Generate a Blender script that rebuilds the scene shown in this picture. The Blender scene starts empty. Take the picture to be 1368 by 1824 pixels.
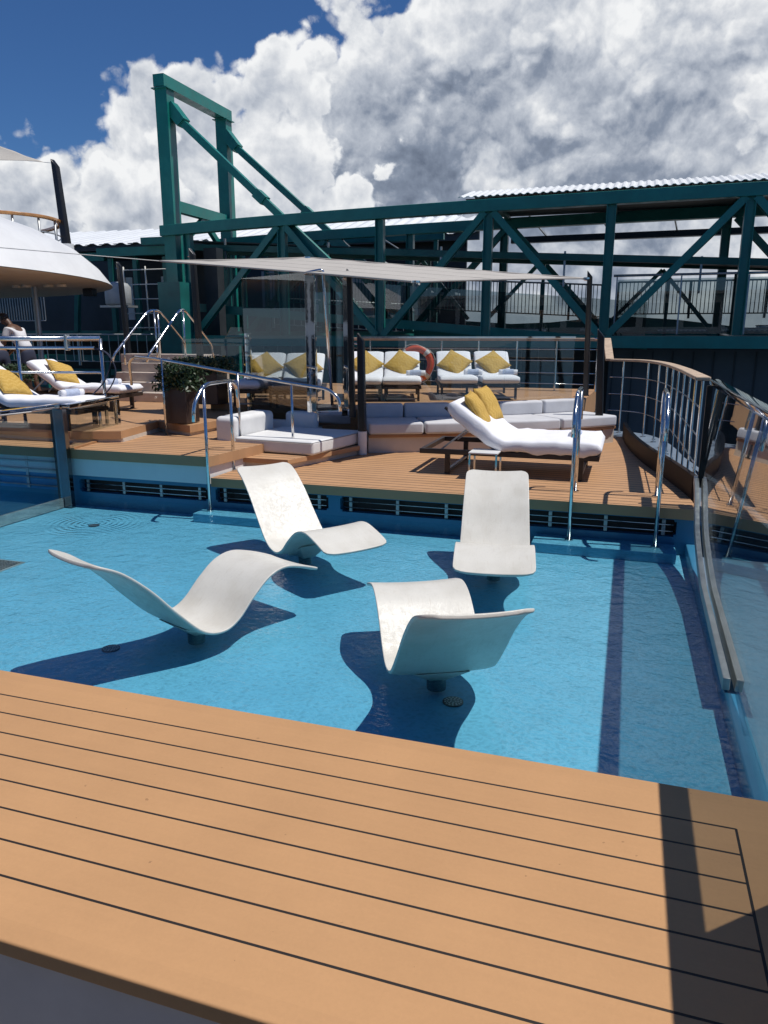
import bpy, bmesh, math, random
from mathutils import Vector, Matrix, noise
R = math.radians
random.seed(7)
scene = bpy.context.scene
COL = scene.collection

# ------------------------------------------------------------------ camera
CAM_H = 2.0; F = 1317.0; PITCH = R(13.5); YAW = R(18)
cam_d = bpy.data.cameras.new('camera'); cam = bpy.data.objects.new('camera', cam_d)
COL.objects.link(cam); scene.camera = cam
cam_d.sensor_fit = 'VERTICAL'; cam_d.sensor_height = 36; cam_d.lens = F / 1824 * 36
cam_d.clip_start = 0.05; cam_d.clip_end = 6000
cam.location = (0, 0, CAM_H); cam.rotation_euler = (math.pi/2 - PITCH, 0, YAW)

def ray(px, py):
    a = (px-684)/F; b = -(py-912)/F
    fz = math.cos(PITCH)+b*math.sin(PITCH); up = -math.sin(PITCH)+b*math.cos(PITCH)
    return Vector((a*math.cos(YAW)-fz*math.sin(YAW), a*math.sin(YAW)+fz*math.cos(YAW), up))
def G(px, py, z):
    r = ray(px, py); return Vector((0, 0, CAM_H)) + r*((z-CAM_H)/r.z)
def V(px, py, y):
    r = ray(px, py); return Vector((0, 0, CAM_H)) + r*(y/r.y)

# ------------------------------------------------------------------ light
SUN_EL = 65.5; SUN_AZ = 5.0        # azimuth measured from +X towards +Y
sv = Vector((math.cos(R(SUN_EL))*math.cos(R(SUN_AZ)), math.cos(R(SUN_EL))*math.sin(R(SUN_AZ)), math.sin(R(SUN_EL))))
sd = bpy.data.lights.new('sun', 'SUN'); so = bpy.data.objects.new('sun', sd); COL.objects.link(so)
sd.energy = 4.2; sd.angle = R(0.5); sd.color = (1.0, 0.955, 0.88)
so.rotation_euler = sv.to_track_quat('Z', 'Y').to_euler(); so.location = (20, 2, 40)
scene.view_settings.view_transform = 'Standard'; scene.view_settings.look = 'None'
scene.view_settings.exposure = 0.0; scene.view_settings.gamma = 1.0
scene.render.engine = 'CYCLES'
scene.cycles.max_bounces = 10; scene.cycles.transparent_max_bounces = 32
scene.cycles.glossy_bounces = 5; scene.cycles.diffuse_bounces = 3
scene.cycles.caustics_reflective = False; scene.cycles.caustics_refractive = False

# ------------------------------------------------------------------ node helper
class NT:
    def __init__(s, tree): s.t = tree; s.n = tree.nodes; s.l = tree.links
    def add(s, typ, **kw):
        nd = s.n.new(typ)
        for k, v in kw.items(): setattr(nd, k, v)
        return nd
    def link(s, a, b): s.l.new(a, b)
    def put(s, sock, v):
        if isinstance(v, bpy.types.NodeSocket): s.l.new(v, sock)
        else: sock.default_value = v
    def math(s, op, a, b=0.0, c=None, clamp=False):
        m = s.add('ShaderNodeMath', operation=op); m.use_clamp = clamp
        s.put(m.inputs[0], a); s.put(m.inputs[1], b)
        if c is not None: s.put(m.inputs[2], c)
        return m.outputs[0]
    def vmath(s, op, a, b=None, scale=None):
        m = s.add('ShaderNodeVectorMath', operation=op); s.put(m.inputs[0], a)
        if b is not None: s.put(m.inputs[1], b)
        if scale is not None: s.put(m.inputs['Scale'], scale)
        return m.outputs['Value'] if op in ('DISTANCE', 'DOT_PRODUCT', 'LENGTH') else m.outputs['Vector']
    def noise(s, vec, scale, detail=4, rough=0.5, dist=0.0):
        m = s.add('ShaderNodeTexNoise'); s.put(m.inputs['Vector'], vec)
        m.inputs['Scale'].default_value = scale; m.inputs['Detail'].default_value = detail
        m.inputs['Roughness'].default_value = rough; m.inputs['Distortion'].default_value = dist
        return m.outputs['Fac']
    def ramp(s, fac, a, b, lo=0.0, hi=1.0, smooth=True):
        m = s.add('ShaderNodeMapRange'); m.interpolation_type = 'SMOOTHSTEP' if smooth else 'LINEAR'
        s.put(m.inputs[0], fac); s.put(m.inputs[1], a); s.put(m.inputs[2], b); s.put(m.inputs[3], lo); s.put(m.inputs[4], hi)
        return m.outputs[0]
    def mix(s, fac, a, b, mode='MIX'):
        m = s.add('ShaderNodeMix', data_type='RGBA', blend_type=mode)
        s.put(m.inputs[0], fac); s.put(m.inputs[6], a); s.put(m.inputs[7], b)
        return m.outputs[2]

# ------------------------------------------------------------------ world: sky + cumulus
w = bpy.data.worlds.new('World'); scene.world = w; w.use_nodes = True
t = NT(w.node_tree); t.n.clear()
out = t.add('ShaderNodeOutputWorld'); bg = t.add('ShaderNodeBackground'); t.link(bg.outputs[0], out.inputs[0])
SKY = 0.075
bg.inputs[1].default_value = SKY
sky = t.add('ShaderNodeTexSky', sky_type='NISHITA'); sky.sun_disc = False
sky.sun_elevation = R(SUN_EL); sky.sun_rotation = R(90 - SUN_AZ)
sky.air_density = 1.0; sky.dust_density = 0.3; sky.ozone_density = 3.0; sky.altitude = 0
tc = t.add('ShaderNodeTexCoord'); d = t.vmath('NORMALIZE', tc.outputs['Generated'])
skyc = t.mix(1.0, sky.outputs[0], (0.40, 0.66, 1.0, 1), 'MULTIPLY')
# cloud bank: a few big lobes on the sphere, (pixel in photo, angular radius)
lobes = [((330, 205), 0.080), ((285, 260), 0.065), ((425, 185), 0.080), ((150, 345), 0.070), ((40, 370), 0.065), ((560, 205), 0.075),
         ((705, 120), 0.105), ((860, 70), 0.12), ((1020, -20), 0.17), ((1250, -40), 0.24), ((1150, 200), 0.27), ((850, 300), 0.27),
         ((550, 380), 0.22), ((250, 430), 0.18), ((300, 620), 0.25), ((700, 600), 0.3), ((1100, 600), 0.3), ((0, 620), 0.25), ((1500, 600), 0.3), ((-150, 420), 0.16), ((1500, 250), 0.30), ((1900, 250), 0.30), ((-500, 470), 0.16), ((1500, -200), 0.2)]
warp = t.add('ShaderNodeTexNoise'); t.link(d, warp.inputs['Vector']); warp.inputs['Scale'].default_value = 9; warp.inputs['Detail'].default_value = 3
wv = t.vmath('SUBTRACT', warp.outputs['Color'], (0.5, 0.5, 0.5)); dw = t.vmath('ADD', d, t.vmath('SCALE', wv, scale=0.05))
shape = None
for (pp, rad) in lobes:
    c = ray(*pp).normalized()
    dist = t.vmath('DISTANCE', dw, tuple(c))
    v_ = t.math('SUBTRACT', rad, dist)
    if shape is None: shape = v_
    else:
        m = t.add('ShaderNodeMath', operation='SMOOTH_MAX'); t.link(shape, m.inputs[0]); t.link(v_, m.inputs[1]); m.inputs[2].default_value = 0.02
        shape = m.outputs[0]
def billow(vec):
    b = None
    for sc, am in ((11.0, 0.58), (27.0, 0.28), (64.0, 0.14)):
        vo = t.add('ShaderNodeTexVoronoi', feature='F1'); t.link(vec, vo.inputs['Vector']); vo.inputs['Scale'].default_value = sc
        x = t.math('MULTIPLY', t.math('SUBTRACT', 1.0, vo.outputs['Distance']), am)
        b = x if b is None else t.math('ADD', b, x)
    return b
w2 = t.add('ShaderNodeTexNoise'); t.link(d, w2.inputs['Vector']); w2.inputs['Scale'].default_value = 24; w2.inputs['Detail'].default_value = 7; w2.inputs['Roughness'].default_value = 0.6
dw2 = t.vmath('ADD', dw, t.vmath('SCALE', t.vmath('SUBTRACT', w2.outputs['Color'], (0.5, 0.5, 0.5)), scale=0.030))
b0 = billow(dw2)
# light falls on the clouds from high up on the left
ld = (Vector(ray(400, -500).normalized()) - Vector(ray(684, 300).normalized())).normalized()
def soft(vec): return t.noise(vec, 8.0, 6, 0.56)
dv = t.vmath('ADD', d, t.vmath('SCALE', wv, scale=0.03))
s0 = soft(dv); s1 = soft(t.vmath('ADD', dv, tuple(ld*0.022)))
vo2 = t.add('ShaderNodeTexVoronoi', feature='F1'); t.link(t.vmath('ADD', dw2, tuple(ld*0.012)), vo2.inputs['Vector']); vo2.inputs['Scale'].default_value = 11
vo3 = t.add('ShaderNodeTexVoronoi', feature='F1'); t.link(dw2, vo3.inputs['Vector']); vo3.inputs['Scale'].default_value = 11
va = t.add('ShaderNodeTexVoronoi', feature='F1'); t.link(t.vmath('ADD', dw2, tuple(ld*0.006)), va.inputs['Vector']); va.inputs['Scale'].default_value = 27
vb = t.add('ShaderNodeTexVoronoi', feature='F1'); t.link(dw2, vb.inputs['Vector']); vb.inputs['Scale'].default_value = 27
n0 = t.noise(dv, 22, 5, 0.6); n1 = t.noise(t.vmath('ADD', dv, tuple(ld*0.009)), 22, 5, 0.6)
fine = t.math('ADD', t.math('MULTIPLY', t.math('SUBTRACT', va.outputs['Distance'], vb.outputs['Distance']), 0.70), t.math('MULTIPLY', t.math('SUBTRACT', n0, n1), 1.1))
relief = t.math('MULTIPLY', 0.60, t.math('ADD', t.math('ADD', t.math('MULTIPLY', t.math('SUBTRACT', s0, s1), 2.2), fine), t.math('MULTIPLY', t.math('SUBTRACT', vo2.outputs['Distance'], vo3.outputs['Distance']), 1.15)))
dens = t.math('ADD', shape, t.math('MULTIPLY', t.math('SUBTRACT', b0, 0.60), 0.20))
dens = t.math('ADD', dens, t.math('MULTIPLY', t.math('SUBTRACT', s0, 0.5), 0.10))
mask = t.ramp(dens, 0.0, 0.024)
core = t.ramp(dens, 0.0, 0.13)
big = t.noise(d, 4.2, 3, 0.5)
# denser, greyer belly low in the bank
def blob(px, py, r0, r1): return t.math('SUBTRACT', 1.0, t.ramp(t.vmath('DISTANCE', dw, tuple(ray(px, py).normalized())), r0, r1))
belly = t.math('MAXIMUM', blob(760, 330, 0.04, 0.30), t.math('MULTIPLY', blob(1190, 210, 0.01, 0.17), 0.45))
belly = t.math('MAXIMUM', belly, t.math('MULTIPLY', blob(1000, 340, 0.03, 0.22), 0.8))
belly = t.math('MAXIMUM', belly, t.math('MULTIPLY', blob(130, 350, 0.0, 0.12), 0.6))
lightb = t.math('MAXIMUM', blob(470, 190, 0.02, 0.20), blob(1380, 90, 0.02, 0.14))
base = t.math('SUBTRACT', 0.97, t.math('MULTIPLY', core, 0.24))
base = t.math('SUBTRACT', base, t.math('MULTIPLY', belly, 0.30))
base = t.math('ADD', base, t.math('MULTIPLY', lightb, 0.07))
base = t.math('ADD', base, t.math('MULTIPLY', t.math('SUBTRACT', big, 0.5), 0.22))
base = t.math('ADD', base, relief)
# nearer heaps of cumulus overlapping the bank: sunlit rim, greyer heart
det = t.math('ADD', t.math('MULTIPLY', t.math('SUBTRACT', b0, 0.60), 0.30), t.math('MULTIPLY', t.math('SUBTRACT', s0, 0.5), 0.16))
def heap(base_, lobes_, w_edge, rim, heart, depth, amp=1.0, rel=0.8, opac=1.0):
    sh = None
    for (pp_, rad_) in lobes_:
        v_ = t.math('SUBTRACT', rad_, t.vmath('DISTANCE', dw, tuple(ray(*pp_).normalized())))
        sh = v_ if sh is None else t.math('MAXIMUM', sh, v_)
    dn = t.math('ADD', sh, t.math('MULTIPLY', det, amp))
    mk = t.ramp(dn, 0.0, w_edge)
    br = t.math('SUBTRACT', rim, t.math('MULTIPLY', t.ramp(dn, 0.0, depth), rim-heart))
    br = t.math('ADD', br, t.math('MULTIPLY', relief, rel))
    mk = t.math('MULTIPLY', mk, opac)
    return t.math('ADD', base_, t.math('MULTIPLY', mk, t.math('SUBTRACT', br, base_)))
base = heap(base, [((700, 90), 0.075), ((780, 60), 0.08), ((900, 50), 0.07), ((1040, 20), 0.08)], 0.05, 0.95, 0.62, 0.14, 0.8, 0.9, 0.8)
base = heap(base, [((330, 200), 0.12), ((430, 180), 0.11), ((470, 290), 0.12), ((545, 220), 0.085), ((300, 340), 0.12), ((585, 360), 0.065), ((450, 420), 0.14), ((620, 450), 0.07), ((250, 450), 0.12)], 0.018, 0.93, 0.66, 0.12, 0.8)
base = heap(base, [((60, 350), 0.09), ((160, 340), 0.095), ((240, 360), 0.08), ((-60, 350), 0.09), ((100, 440), 0.10), ((230, 450), 0.1), ((-80, 450), 0.1)], 0.018, 0.92, 0.62, 0.10, 0.8)
base = heap(base, [((880, 300), 0.040), ((930, 325), 0.032), ((1040, 235), 0.035), ((985, 290), 0.03)], 0.07, 0.95, 0.64, 0.09, 0.9, 0.9, 0.85)
base = heap(base, [((750, 175), 0.032), ((960, 205), 0.028), ((1190, 255), 0.022), ((1110, 120), 0.035), ((1270, 60), 0.04)], 0.07, 0.93, 0.75, 0.08, 0.8, 0.9, 0.6)
base = heap(base, [((1400, 180), 0.075), ((1360, 270), 0.05), ((1440, 90), 0.08)], 0.03, 0.92, 0.60, 0.10, 0.8, 0.9, 0.9)
base = t.math('MINIMUM', t.math('MAXIMUM', base, 0.17), 0.97)
cr = t.add('ShaderNodeValToRGB'); t.link(base, cr.inputs[0]); e = cr.color_ramp.elements
e[0].position = 0.12; e[0].color = (0.11, 0.14, 0.20, 1); e[1].position = 0.97; e[1].color = (0.90, 0.91, 0.92, 1)
for p_, c_ in ((0.4, (0.235, 0.28, 0.365, 1)), (0.65, (0.50, 0.54, 0.61, 1))):
    el = cr.color_ramp.elements.new(p_); el.color = c_
cl = t.vmath('SCALE', cr.outputs[0], scale=1.0/SKY)
final = t.mix(mask, skyc, cl)
# pale hazy band right at the horizon
sep = t.add('ShaderNodeSeparateXYZ'); t.link(d, sep.inputs[0])
hz = t.ramp(sep.outputs[2], 0.0, 0.07, 0.8, 0.0)
final = t.mix(hz, final, (0.36/SKY, 0.42/SKY, 0.50/SKY, 1))
t.link(final, bg.inputs[0])
w.cycles.sampling_method = 'MANUAL'; w.cycles.sample_map_resolution = 512

# ------------------------------------------------------------------ materials
M = {}
def mat(name, col=(0.5, 0.5, 0.5), rough=0.5, metal=0.0, bump=0.0, bscale=40, var=0.0, vscale=3.0, spec=0.5, coat=0.0, stretch=None, rvar=0.0):
    m = bpy.data.materials.new(name); m.use_nodes = True; t = NT(m.node_tree); p = t.n['Principled BSDF']
    p.inputs['Roughness'].default_value = rough; p.inputs['Metallic'].default_value = metal
    p.inputs['Specular IOR Level'].default_value = spec; p.inputs['Coat Weight'].default_value = coat
    p.inputs['Base Color'].default_value = (*col, 1)
    tc = t.add('ShaderNodeTexCoord'); vec = tc.outputs['Object']
    if stretch: vec = t.vmath('MULTIPLY', vec, stretch)
    if var > 0:
        f = t.noise(vec, vscale, 6, 0.6)
        dark = tuple(c*(1-var) for c in col)+(1,); lite = tuple(min(1, c*(1+var)) for c in col)+(1,)
        t.link(t.mix(t.ramp(f, 0.3, 0.7), dark, lite), p.inputs['Base Color'])
    if rvar > 0: t.link(t.ramp(t.noise(vec, vscale*2, 5, 0.6), 0.3, 0.7, max(0.02, rough-rvar), rough+rvar), p.inputs['Roughness'])
    if bump > 0:
        b = t.add('ShaderNodeBump'); b.inputs['Strength'].default_value = bump; b.inputs['Distance'].default_value = 0.01
        t.link(t.noise(vec, bscale, 4, 0.55), b.inputs['Height']); t.link(b.outputs[0], p.inputs['Normal'])
    M[name] = m; return m
def glass(name, tint, extra=0.0, rough=0.0, bump=0.0):
    """thin sheet of glass: straight-through tinted light plus a Fresnel mirror"""
    m = bpy.data.materials.new(name); m.use_nodes = True; t = NT(m.node_tree); t.n.clear()
    o = t.add('ShaderNodeOutputMaterial'); tr = t.add('ShaderNodeBsdfTransparent'); tr.inputs[0].default_value = (*tint, 1)
    gl = t.add('ShaderNodeBsdfGlossy'); gl.inputs['Roughness'].default_value = rough; gl.inputs[0].default_value = (1, 1, 1, 1)
    fr = t.add('ShaderNodeFresnel'); bf = t.add('ShaderNodeNewGeometry')
    t.link(t.ramp(bf.outputs['Backfacing'], 0.0, 1.0, 1.5, 1/1.5, False), fr.inputs[0])
    mx = t.add('ShaderNodeMixShader'); t.link(t.math('ADD', fr.outputs[0], extra, clamp=True), mx.inputs[0])
    t.link(tr.outputs[0], mx.inputs[1]); t.link(gl.outputs[0], mx.inputs[2]); t.link(mx.outputs[0], o.inputs[0])
    if bump:
        b = t.add('ShaderNodeBump'); b.inputs['Strength'].default_value = bump; b.inputs['Distance'].default_value = 0.02
        tcx = t.add('ShaderNodeTexCoord'); t.link(t.noise(tcx.outputs['Object'], 3.0, 2, 0.5), b.inputs['Height'])
        t.link(b.outputs[0], gl.inputs['Normal'])
    M[name] = m; return m

def planks(name, col, pitch, phase, seam=0.0045, seamcol=(0.022, 0.018, 0.016), border=None, var=0.1, rough=0.62):
    """teak-coloured decking: caulked seams along X every `pitch` metres in Y; border = (x_right, y_front, y_back) framing seam"""
    m = bpy.data.materials.new(name); m.use_nodes = True; t = NT(m.node_tree); p = t.n['Principled BSDF']
    tc = t.add('ShaderNodeTexCoord'); s = t.add('ShaderNodeSeparateXYZ'); t.link(tc.outputs['Object'], s.inputs[0])
    x, y, z = s.outputs
    q = t.math('DIVIDE', t.math('SUBTRACT', y, phase), pitch)
    fr = t.math('ABSOLUTE', t.math('SUBTRACT', t.math('SUBTRACT', q, t.math('FLOOR', t.math('ADD', q, 0.5))), 0.0))
    dist = t.math('MULTIPLY', fr, pitch)
    line = t.math('LESS_THAN', dist, seam)
    if border:
        xr, y0, y1 = border
        inx = t.math('LESS_THAN', x, xr); iny = t.math('MULTIPLY', t.math('GREATER_THAN', y, y0-0.02), t.math('LESS_THAN', y, y1+0.02))
        line = t.math('MULTIPLY', line, t.math('MULTIPLY', inx, iny))
        vx = t.math('MULTIPLY', t.math('LESS_THAN', t.math('ABSOLUTE', t.math('SUBTRACT', x, xr)), seam), t.math('MULTIPLY', t.math('LESS_THAN', y, y1+0.003), t.math('GREATER_THAN', y, y0-0.003)))
        line = t.math('MAXIMUM', line, vx)
    # only on upward faces
    geo = t.add('ShaderNodeNewGeometry'); sn = t.add('ShaderNodeSeparateXYZ'); t.link(geo.outputs['Normal'], sn.inputs[0])
    line = t.math('MULTIPLY', line, t.math('GREATER_THAN', sn.outputs[2], 0.7))
    idx = t.math('FLOOR', q); wn = t.add('ShaderNodeTexWhiteNoise', noise_dimensions='1D'); t.link(idx, wn.inputs[1])
    f1 = t.noise(tc.outputs['Object'], 2.2, 7, 0.62); f2 = t.noise(t.vmath('MULTIPLY', tc.outputs['Object'], (0.25, 9, 1)), 5, 6, 0.6)
    f3 = t.noise(tc.outputs['Object'], 90, 3, 0.6)
    v = t.math('ADD', t.math('MULTIPLY', t.math('SUBTRACT', f1, 0.5), 1.3), t.math('MULTIPLY', t.math('SUBTRACT', f2, 0.5), 0.4))
    v = t.math('ADD', v, t.math('MULTIPLY', t.math('SUBTRACT', f3, 0.5), 0.55))
    v = t.math('ADD', v, t.math('MULTIPLY', t.math('SUBTRACT', wn.outputs[0], 0.5), 0.35))
    sc = t.math('ADD', 1.0, t.math('MULTIPLY', v, var*2))
    c = t.vmath('SCALE', (*col,), scale=sc)
    # small dark scuffs
    spot = t.math('GREATER_THAN', t.noise(tc.outputs['Object'], 34, 2, 0.5), 0.755)
    spot2 = t.math('MULTIPLY', spot, t.math('GREATER_THAN', t.noise(tc.outputs['Object'], 3.1, 2, 0.5), 0.52))
    c = t.mix(t.math('MULTIPLY', spot2, 0.5), c, (col[0]*0.4, col[1]*0.38, col[2]*0.4, 1))
    c = t.mix(line, c, (*seamcol, 1)); t.link(c, p.inputs['Base Color'])
    t.link(t.math('ADD', rough-0.1, t.math('MULTIPLY', f1, 0.2)), p.inputs['Roughness']); p.inputs['Specular IOR Level'].default_value = 0.3
    b = t.add('ShaderNodeBump'); b.inputs['Strength'].default_value = 0.35; b.inputs['Distance'].default_value = 0.002
    t.link(t.math('SUBTRACT', t.math('MULTIPLY', f3, 0.4), t.math('MULTIPLY', line, 1.6)), b.inputs['Height']); t.link(b.outputs[0], p.inputs['Normal'])
    M[name] = m; return m

TEAK = (0.49, 0.272, 0.128)
planks('ledge_decking', TEAK, 0.1357, 2.462, border=(0.462, 1.512, 2.462), var=0.10)
planks('teak_decking', (0.47, 0.268, 0.14), 0.1357, 7.62-0.2, seam=0.0085, var=0.12)
mat('teak_trim', (0.36, 0.185, 0.085), 0.5, bump=0.1, bscale=30, var=0.12, vscale=4)
mat('dark_trim', (0.145, 0.115, 0.085), 0.5, bump=0.1, var=0.15, vscale=4)
mat('teak_rail', (0.50, 0.37, 0.26), 0.55, bump=0.12, bscale=25, var=0.18, vscale=8, stretch=(1, 1, 6))
mat('varnished_teak', (0.46, 0.22, 0.075), 0.25, var=0.2, vscale=6, coat=0.4)
mat('white_paint', (0.74, 0.74, 0.73), 0.35, bump=0.03, bscale=8, var=0.04, vscale=2)
mat('grey_white_paint', (0.58, 0.54, 0.53), 0.5, bump=0.03, var=0.06)
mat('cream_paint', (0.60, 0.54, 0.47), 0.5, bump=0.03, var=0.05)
mat('light_stone', (0.50, 0.42, 0.36), 0.55, bump=0.05, var=0.08, vscale=6)
mat('steel', (0.62, 0.62, 0.62), 0.13, metal=1.0, bump=0.02, bscale=60, rvar=0.05)
mat('mirror_steel', (0.70, 0.70, 0.70), 0.04, metal=1.0, bump=0.05, bscale=5)
mat('dark_steel', (0.20, 0.20, 0.21), 0.10, metal=1.0, bump=0.04, bscale=5)
mat('worn_steel', (0.50, 0.51, 0.48), 0.38, metal=0.6, bump=0.04, bscale=12, var=0.16, vscale=7, rvar=0.1)
mat('black_metal', (0.012, 0.012, 0.014), 0.28, bump=0.03)
mat('black_void', (0.006, 0.006, 0.008), 0.6)
mat('seal_black', (0.02, 0.02, 0.022), 0.5)
mat('bulwark_dark', (0.022, 0.016, 0.014), 0.55, bump=0.05, var=0.2, spec=0.12)
mat('dark_wood', (0.030, 0.019, 0.016), 0.4, bump=0.1, var=0.2, vscale=8)
mat('brown_planter', (0.050, 0.032, 0.026), 0.38, bump=0.05, var=0.15)
mat('teal_steel', (0.010, 0.185, 0.155), 0.36, bump=0.04, bscale=6, var=0.14, vscale=1.6, rvar=0.08)
mat('teal_worn', (0.011, 0.130, 0.115), 0.45, bump=0.05, var=0.2, vscale=1.2)
mat('grey_cladding', (0.075, 0.085, 0.095), 0.6, bump=0.05, var=0.15, vscale=0.8)
mat('dark_cladding', (0.030, 0.036, 0.042), 0.55, bump=0.05, var=0.25, vscale=0.8)
mat('roof_sheet', (0.72, 0.74, 0.75), 0.4, bump=0.03, var=0.06, vscale=0.6)
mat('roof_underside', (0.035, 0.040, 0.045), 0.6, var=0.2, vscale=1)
mat('galvanised', (0.40, 0.42, 0.43), 0.4, metal=0.6, var=0.12, vscale=4)
mat('sail_cloth', (0.44, 0.41, 0.37), 0.75, bump=0.08, bscale=5, var=0.05, vscale=1.5)
mat('cushion_white', (0.70, 0.70, 0.70), 0.8, bump=0.18, bscale=14, var=0.05, vscale=3, spec=0.2)
mat('cushion_grey', (0.56, 0.565, 0.59), 0.8, bump=0.15, bscale=14, var=0.06, vscale=3, spec=0.2)
mat('piping_grey', (0.28, 0.28, 0.29), 0.7)
mat('towelling', (0.80, 0.80, 0.84), 0.95, bump=0.5, bscale=120, var=0.03, vscale=6, spec=0.1)
mat('towel_blue', (0.46, 0.52, 0.66), 0.95, bump=0.5, bscale=140, var=0.12, vscale=25, spec=0.1)
mat('plastic_white', (0.70, 0.68, 0.63), 0.38, bump=0.0)
mat('pool_blue', (0.145, 0.415, 0.565), 0.5, bump=0.04, bscale=6, var=0.05, vscale=2)
mat('pedestal_blue', (0.03, 0.09, 0.12), 0.4)
mat('pool_wall_blue', (0.035, 0.18, 0.31), 0.35, bump=0.03, var=0.05)
mat('deep_blue', (0.035, 0.30, 0.56), 0.4, var=0.08)
mat('pale_blue_wall', (0.46, 0.62, 0.68), 0.4, bump=0.02, var=0.04)
mat('gutter_blue', (0.17, 0.22, 0.28), 0.45, bump=0.05, var=0.12, vscale=3)
mat('orange_plastic', (0.62, 0.075, 0.020), 0.45, bump=0.05, var=0.1)
mat('rope_white', (0.65, 0.64, 0.6), 0.8)
mat('leaf', (0.028, 0.055, 0.022), 0.45, var=0.45, vscale=20)
mat('leaf_light', (0.05, 0.085, 0.036), 0.45, var=0.4, vscale=20)
mat('stem', (0.10, 0.07, 0.04), 0.7)
mat('skin', (0.20, 0.095, 0.058), 0.5, var=0.08, vscale=12)
mat('skin_dark', (0.11, 0.055, 0.036), 0.5, var=0.08, vscale=12)
mat('shirt_white', (0.66, 0.66, 0.68), 0.85, bump=0.3, bscale=12)
mat('shirt_grey', (0.44, 0.42, 0.45), 0.85, bump=0.3, bscale=12)
mat('shorts_navy', (0.022, 0.028, 0.055), 0.85, bump=0.3, bscale=12)
mat('hair_black', (0.010, 0.008, 0.008), 0.55, bump=0.6, bscale=60)
mat('shoe', (0.05, 0.05, 0.055), 0.6)
mat('eye_white', (0.6, 0.6, 0.58), 0.3)
mat('sea', (0.010, 0.045, 0.075), 0.12, bump=0.5, bscale=0.8)
mat('quay', (0.14, 0.135, 0.125), 0.8, var=0.15, vscale=0.2)
mat('building_pale', (0.42, 0.42, 0.40), 0.8, var=0.08, vscale=0.05)
mat('building_sand', (0.36, 0.31, 0.25), 0.8, var=0.08, vscale=0.05)
mat('window_dark', (0.03, 0.04, 0.05), 0.2)
mat('hill_green', (0.05, 0.08, 0.05), 0.9, var=0.35, vscale=0.02)
mat('tank_grey', (0.35, 0.37, 0.38), 0.45, var=0.1)
glass('clear_glass', (0.90, 0.93, 0.925), 0.015)
glass('smoked_glass', (0.64, 0.68, 0.68), 0.03)
glass('pool_glass', (0.80, 0.83, 0.82), 0.10, bump=0.012)
mat('lamp_lens', (0.75, 0.72, 0.65), 0.3)

# yellow woven fabric with a faint zigzag
def fabric_yellow():
    m = mat('yellow_fabric', (0.52, 0.33, 0.055), 0.85, spec=0.15); t = NT(m.node_tree); p = t.n['Principled BSDF']
    tc = t.add('ShaderNodeTexCoord'); s = t.add('ShaderNodeSeparateXYZ'); t.link(tc.outputs['Object'], s.inputs[0])
    zz = t.math('PINGPONG', t.math('MULTIPLY', s.outputs[0], 14.0), 1.0)
    ph = t.math('ADD', t.math('MULTIPLY', s.outputs[1], 30.0), t.math('MULTIPLY', zz, 1.4))
    wv = t.math('SINE', t.math('MULTIPLY', ph, 3.14)); n = t.noise(tc.outputs['Object'], 60, 5, 0.6)
    f = t.math('ADD', t.math('MULTIPLY', wv, 0.10), n)
    t.link(t.mix(t.ramp(f, 0.2, 0.9), (0.46, 0.28, 0.06, 1), (0.62, 0.42, 0.13, 1)), p.inputs['Base Color'])
    b = t.add('ShaderNodeBump'); b.inputs['Strength'].default_value = 0.5; b.inputs['Distance'].default_value = 0.004
    t.link(f, b.inputs['Height']); t.link(b.outputs[0], p.inputs['Normal'])
fabric_yellow()

# textured, slightly wet white moulded plastic of the in-pool chairs
def chair_plastic():
    m = M['plastic_white']; t = NT(m.node_tree); p = t.n['Principled BSDF']
    tc = t.add('ShaderNodeTexCoord'); o = tc.outputs['Object']
    grain = t.noise(o, 150, 3, 0.6); med = t.noise(o, 28, 4, 0.6); big = t.noise(o, 3.5, 5, 0.6)
    streak = t.noise(t.vmath('MULTIPLY', o, (3, 22, 3)), 3.0, 4, 0.6)
    c = t.mix(t.ramp(big, 0.35, 0.75), (0.66, 0.64, 0.585, 1), (0.56, 0.535, 0.475, 1))
    c = t.mix(t.math('MULTIPLY', t.ramp(streak, 0.55, 0.8), 0.35), c, (0.44, 0.38, 0.30, 1))
    sp_ = t.ramp(t.noise(o, 75, 2, 0.5), 0.60, 0.72); c = t.mix(t.math('MULTIPLY', sp_, 0.22), c, (0.42, 0.41, 0.38, 1))
    t.link(c, p.inputs['Base Color'])
    b = t.add('ShaderNodeBump'); b.inputs['Strength'].default_value = 0.6; b.inputs['Distance'].default_value = 0.004
    t.link(t.math('ADD', t.math('MULTIPLY', grain, 0.55), t.math('MULTIPLY', med, 0.3)), b.inputs['Height']); t.link(b.outputs[0], p.inputs['Normal'])
    t.link(t.ramp(med, 0.35, 0.65, 0.30, 0.48), p.inputs['Roughness'])
chair_plastic()

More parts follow.
